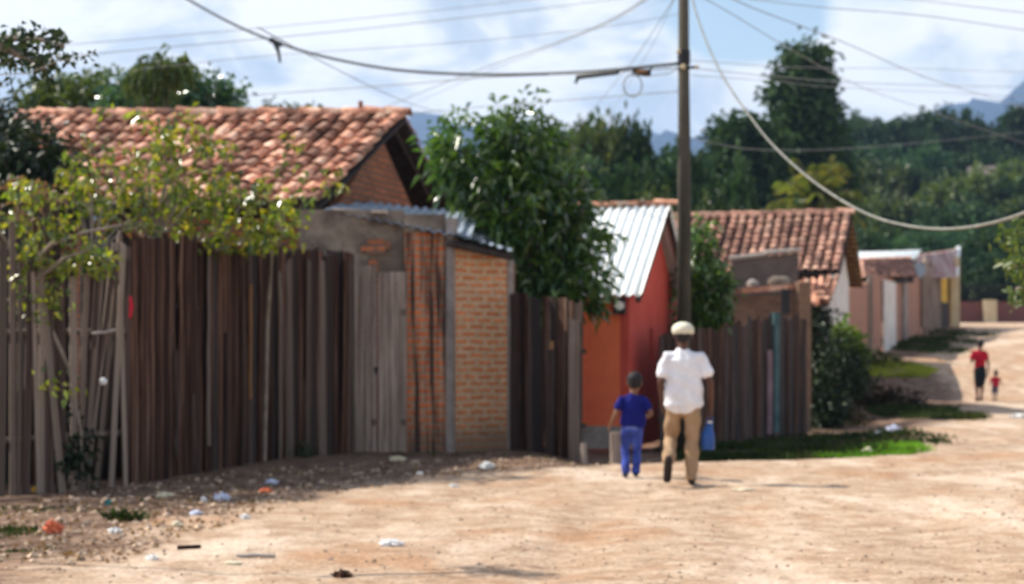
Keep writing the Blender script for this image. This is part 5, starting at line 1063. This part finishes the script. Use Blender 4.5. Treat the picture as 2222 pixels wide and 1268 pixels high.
for i, (lb_, px, py, w_, h_, mt) in enumerate([
    ('flat white plastic scrap lying alone on the open dirt road', 849, 1184, .17, .045, wp), ('bluish white crumpled bag on the shoulder near the brown fence', 482, 1086, .15, .07, bpw), ('pale plastic cup at the shade edge in front of the brick shed', 1056, 1017, .16, .08, wp),
    ('small round white wrapper left of the bluish bag', 442, 1089, .06, .05, wp), ('grey white crumpled wrapper in the litter by the fence foot', 358, 1080, .16, .05, cr), ('round white scrap beside the green tuft', 251, 1158, .10, .05, wp),
    ('orange red plastic bottle piece in the lower left', 115, 1157, .13, .10, rp), ('cream paper scrap right of the green tuft', 384, 1142, .10, .04, cr), ('tiny white scrap below the bluish bag', 531, 1126, .07, .04, wp),
    ('white scrap low on the road near the lower left', 330, 1215, .08, .035, wp), ('yellow wrapper at the foot of the leaning pickets', 79, 1068, .09, .06, M('yellow_wrapper', [(.3, (.5, .26, .03)), (.7, (.7, .42, .08))], 10)), ('teal scrap in the leaf litter', 236, 1097, .06, .06, tp),
    ('pale flat scrap on the road near the stick', 505, 1224, .10, .02, cr), ('small white scrap beside the shade edge', 985, 1057, .10, .03, wp), ('dark brown clod at the bottom edge of the road', 743, 1253, .11, .045, MAT['wood_brown']),
    ('grey scrap below the bluish bag on the shoulder', 426, 1118, .11, .04, bpw), ('pale stone at the foot of the leaning pickets', 178, 1048, .17, .06, MAT['concrete_pale']), ('orange rag in the shade in front of the brown fence', 578, 1068, .12, .04, rp),
    ('grey crumpled paper in the shade in front of the brown fence', 590, 1050, .12, .05, bpw), ('pale scrap under the gate corner', 862, 1000, .2, .06, cr), ('white scrap in front of the brick pier', 912, 1031, .08, .04, wp),
    ('white bag lying in the shaded grass by the grey plank fence', 1722, 935, .24, .22, wp), ('white litter at the right end of the bright grass', 1910, 948, .22, .10, wp), ('grey white litter on the crest behind the bright grass', 1940, 938, .26, .12, bpw), ('pale litter on the front edge of the bright grass', 1885, 987, .14, .10, cr), ('grey bag lying on the far road bank', 1990, 770, .35, .15, bpw),
    ('white scrap at the far right of the road', 2215, 815, .5, .08, wp), ('white rag low on the bright road edge', 1612, 1064, .22, .02, cr)]):
    crumple('litter_scrap', lb_, 'litter', px, py, (w_, w_*.8, h_), mt, i+1)
q = gp(555, 1212); mb = MB(); mb.tube([q+V3((-.13, 0, .015)), q+V3((0, .01, .02)), q+V3((.13, .0, .015))], .014, 7); tag(mb.build('stick', MAT['concrete_pale'], loc=q), 'short pale straight stick lying on the road', 'stick')
q = gp(410, 1192); mb = MB(); mb.tube([q+V3((-.08, 0, .01)), q+V3((.08, .02, .015))], .016, 7); tag(mb.build('brown_stick', MAT['wood_brown'], loc=q), 'short brown stick left of the pale stick', 'stick')
p = P(283, 665, 18.9); mb = MB(); 
mb.tube([p+V3((0, 0, .1)), p+V3((.01, 0, 0)), p+V3((-.005, 0, -.12))], [.012, .022, .014], 6); tag(mb.build('red_rag', M('red_cloth', [(.3, (.5, .01, .03)), (.7, (.65, .02, .05))], 5), loc=p), 'small red rag tied at the end of the brown fence', 'rag')
p = P(224, 828, 18.3); bm = bmesh.new(); bmesh.ops.create_icosphere(bm, subdivisions=2, radius=.04); me = bpy.data.meshes.new('knob'); bm.to_mesh(me); bm.free(); me.transform(Matrix.Translation(p)); tag(link('white_disc', me, wp, loc=p, smooth=True), 'small white disc hanging on the leaning pickets', 'disc')
mb = MB(); mb.tube([P(200, 724, 18.3), P(225, 722, 18.25), P(250, 716, 18.3)], .014, 6); tag(mb.build('wire_tie', MAT['concrete_pale'], loc=P(225, 720, 18.3)), 'short pale wire tie across the leaning pickets', 'wire')

# pebbles and leaf litter
def scatter(name, label, N, matl, region, size, flat=.6):
    pts = region(N); z = gz(pts[:, 0], pts[:, 1]); V = []; Fa = []
    base = np.array([(1, 0, 0), (-1, 0, 0), (0, 1, 0), (0, -1, 0), (0, 0, 1), (0, 0, -1)], float)
    tri = np.array([(0, 2, 4), (2, 1, 4), (1, 3, 4), (3, 0, 4), (2, 0, 5), (1, 2, 5), (3, 1, 5), (0, 3, 5)])
    N = len(pts); s = size*(.35+nr.rand(N, 1, 1)**3*1.6); b_ = base[None]*(1+nr.uniform(-.35, .35, (N, 6, 1))); a = nr.rand(N)*6.28
    x = b_[..., 0]*np.cos(a)[:, None]-b_[..., 1]*np.sin(a)[:, None]; y = b_[..., 0]*np.sin(a)[:, None]+b_[..., 1]*np.cos(a)[:, None]
    v = np.stack([x, y, b_[..., 2]*flat], -1)*s+np.stack([pts[:, 0], pts[:, 1], z], -1)[:, None]+np.array([0, 0, .15])*s
    f = (tri[None]+np.arange(N)[:, None, None]*6).reshape(-1, 3)
    me = bpy.data.meshes.new(name); me.from_pydata(v.reshape(-1, 3).tolist(), [], f.tolist()); o = link(name, me, matl); o['kind'] = 'stuff'; o['label'] = label
def rroad(N):
    d = 9+nr.rand(N*2)**1.4*24; u = nr.uniform(-.29, .29, N*2); p = np.stack([u*d, d], 1); return p[road_s(p[:, 0], p[:, 1]) > -.3][:N]
def rshould(N):
    d = 12+nr.rand(N*5)*14; u = nr.uniform(-.29, .1, N*5); p = np.stack([u*d, d], 1); s = road_s(p[:, 0], p[:, 1]); return p[(s < .5) & (s > -2.2)][:N]
scatter('pebbles', 'small pebbles and dirt clods on the road', 3600, MAT['soil'], rroad, .012)
scatter('rubble', 'small stones on the shaded shoulder', 1600, MAT['soil'], rshould, .024)
p = rshould(1700); C = np.stack([p[:, 0], p[:, 1], gz(p[:, 0], p[:, 1])+.012], 1); T = nr.normal(size=C.shape); T[:, 2] = .12
o = link('leaf_litter', leaves_mesh('leaf_litter', C, T, .05, .03), MAT['leaf_dry']); o['kind'] = 'stuff'; o['label'] = 'dry fallen leaves on the shoulder'

# ------------------------------------------------------------------ air
mb = MB(); mb.box((0, 1900, 240), (7600, 4200, 520)); hz = mb.build('haze', [], None); hz['kind'] = 'stuff'; hz['label'] = 'thin pale blue air'
hz.data.materials.clear()
m = bpy.data.materials.new('haze_air'); m.use_nodes = True; nt = m.node_tree; nt.nodes.clear()
ou = nn(nt, 'ShaderNodeOutputMaterial'); pvn = nn(nt, 'ShaderNodeVolumePrincipled'); pvn.inputs['Color'].default_value = (.44, .64, 1.0, 1); pvn.inputs['Density'].default_value = .00017; pvn.inputs['Anisotropy'].default_value = .2
nt.links.new(pvn.outputs[0], ou.inputs['Volume']); hz.data.materials.append(m)
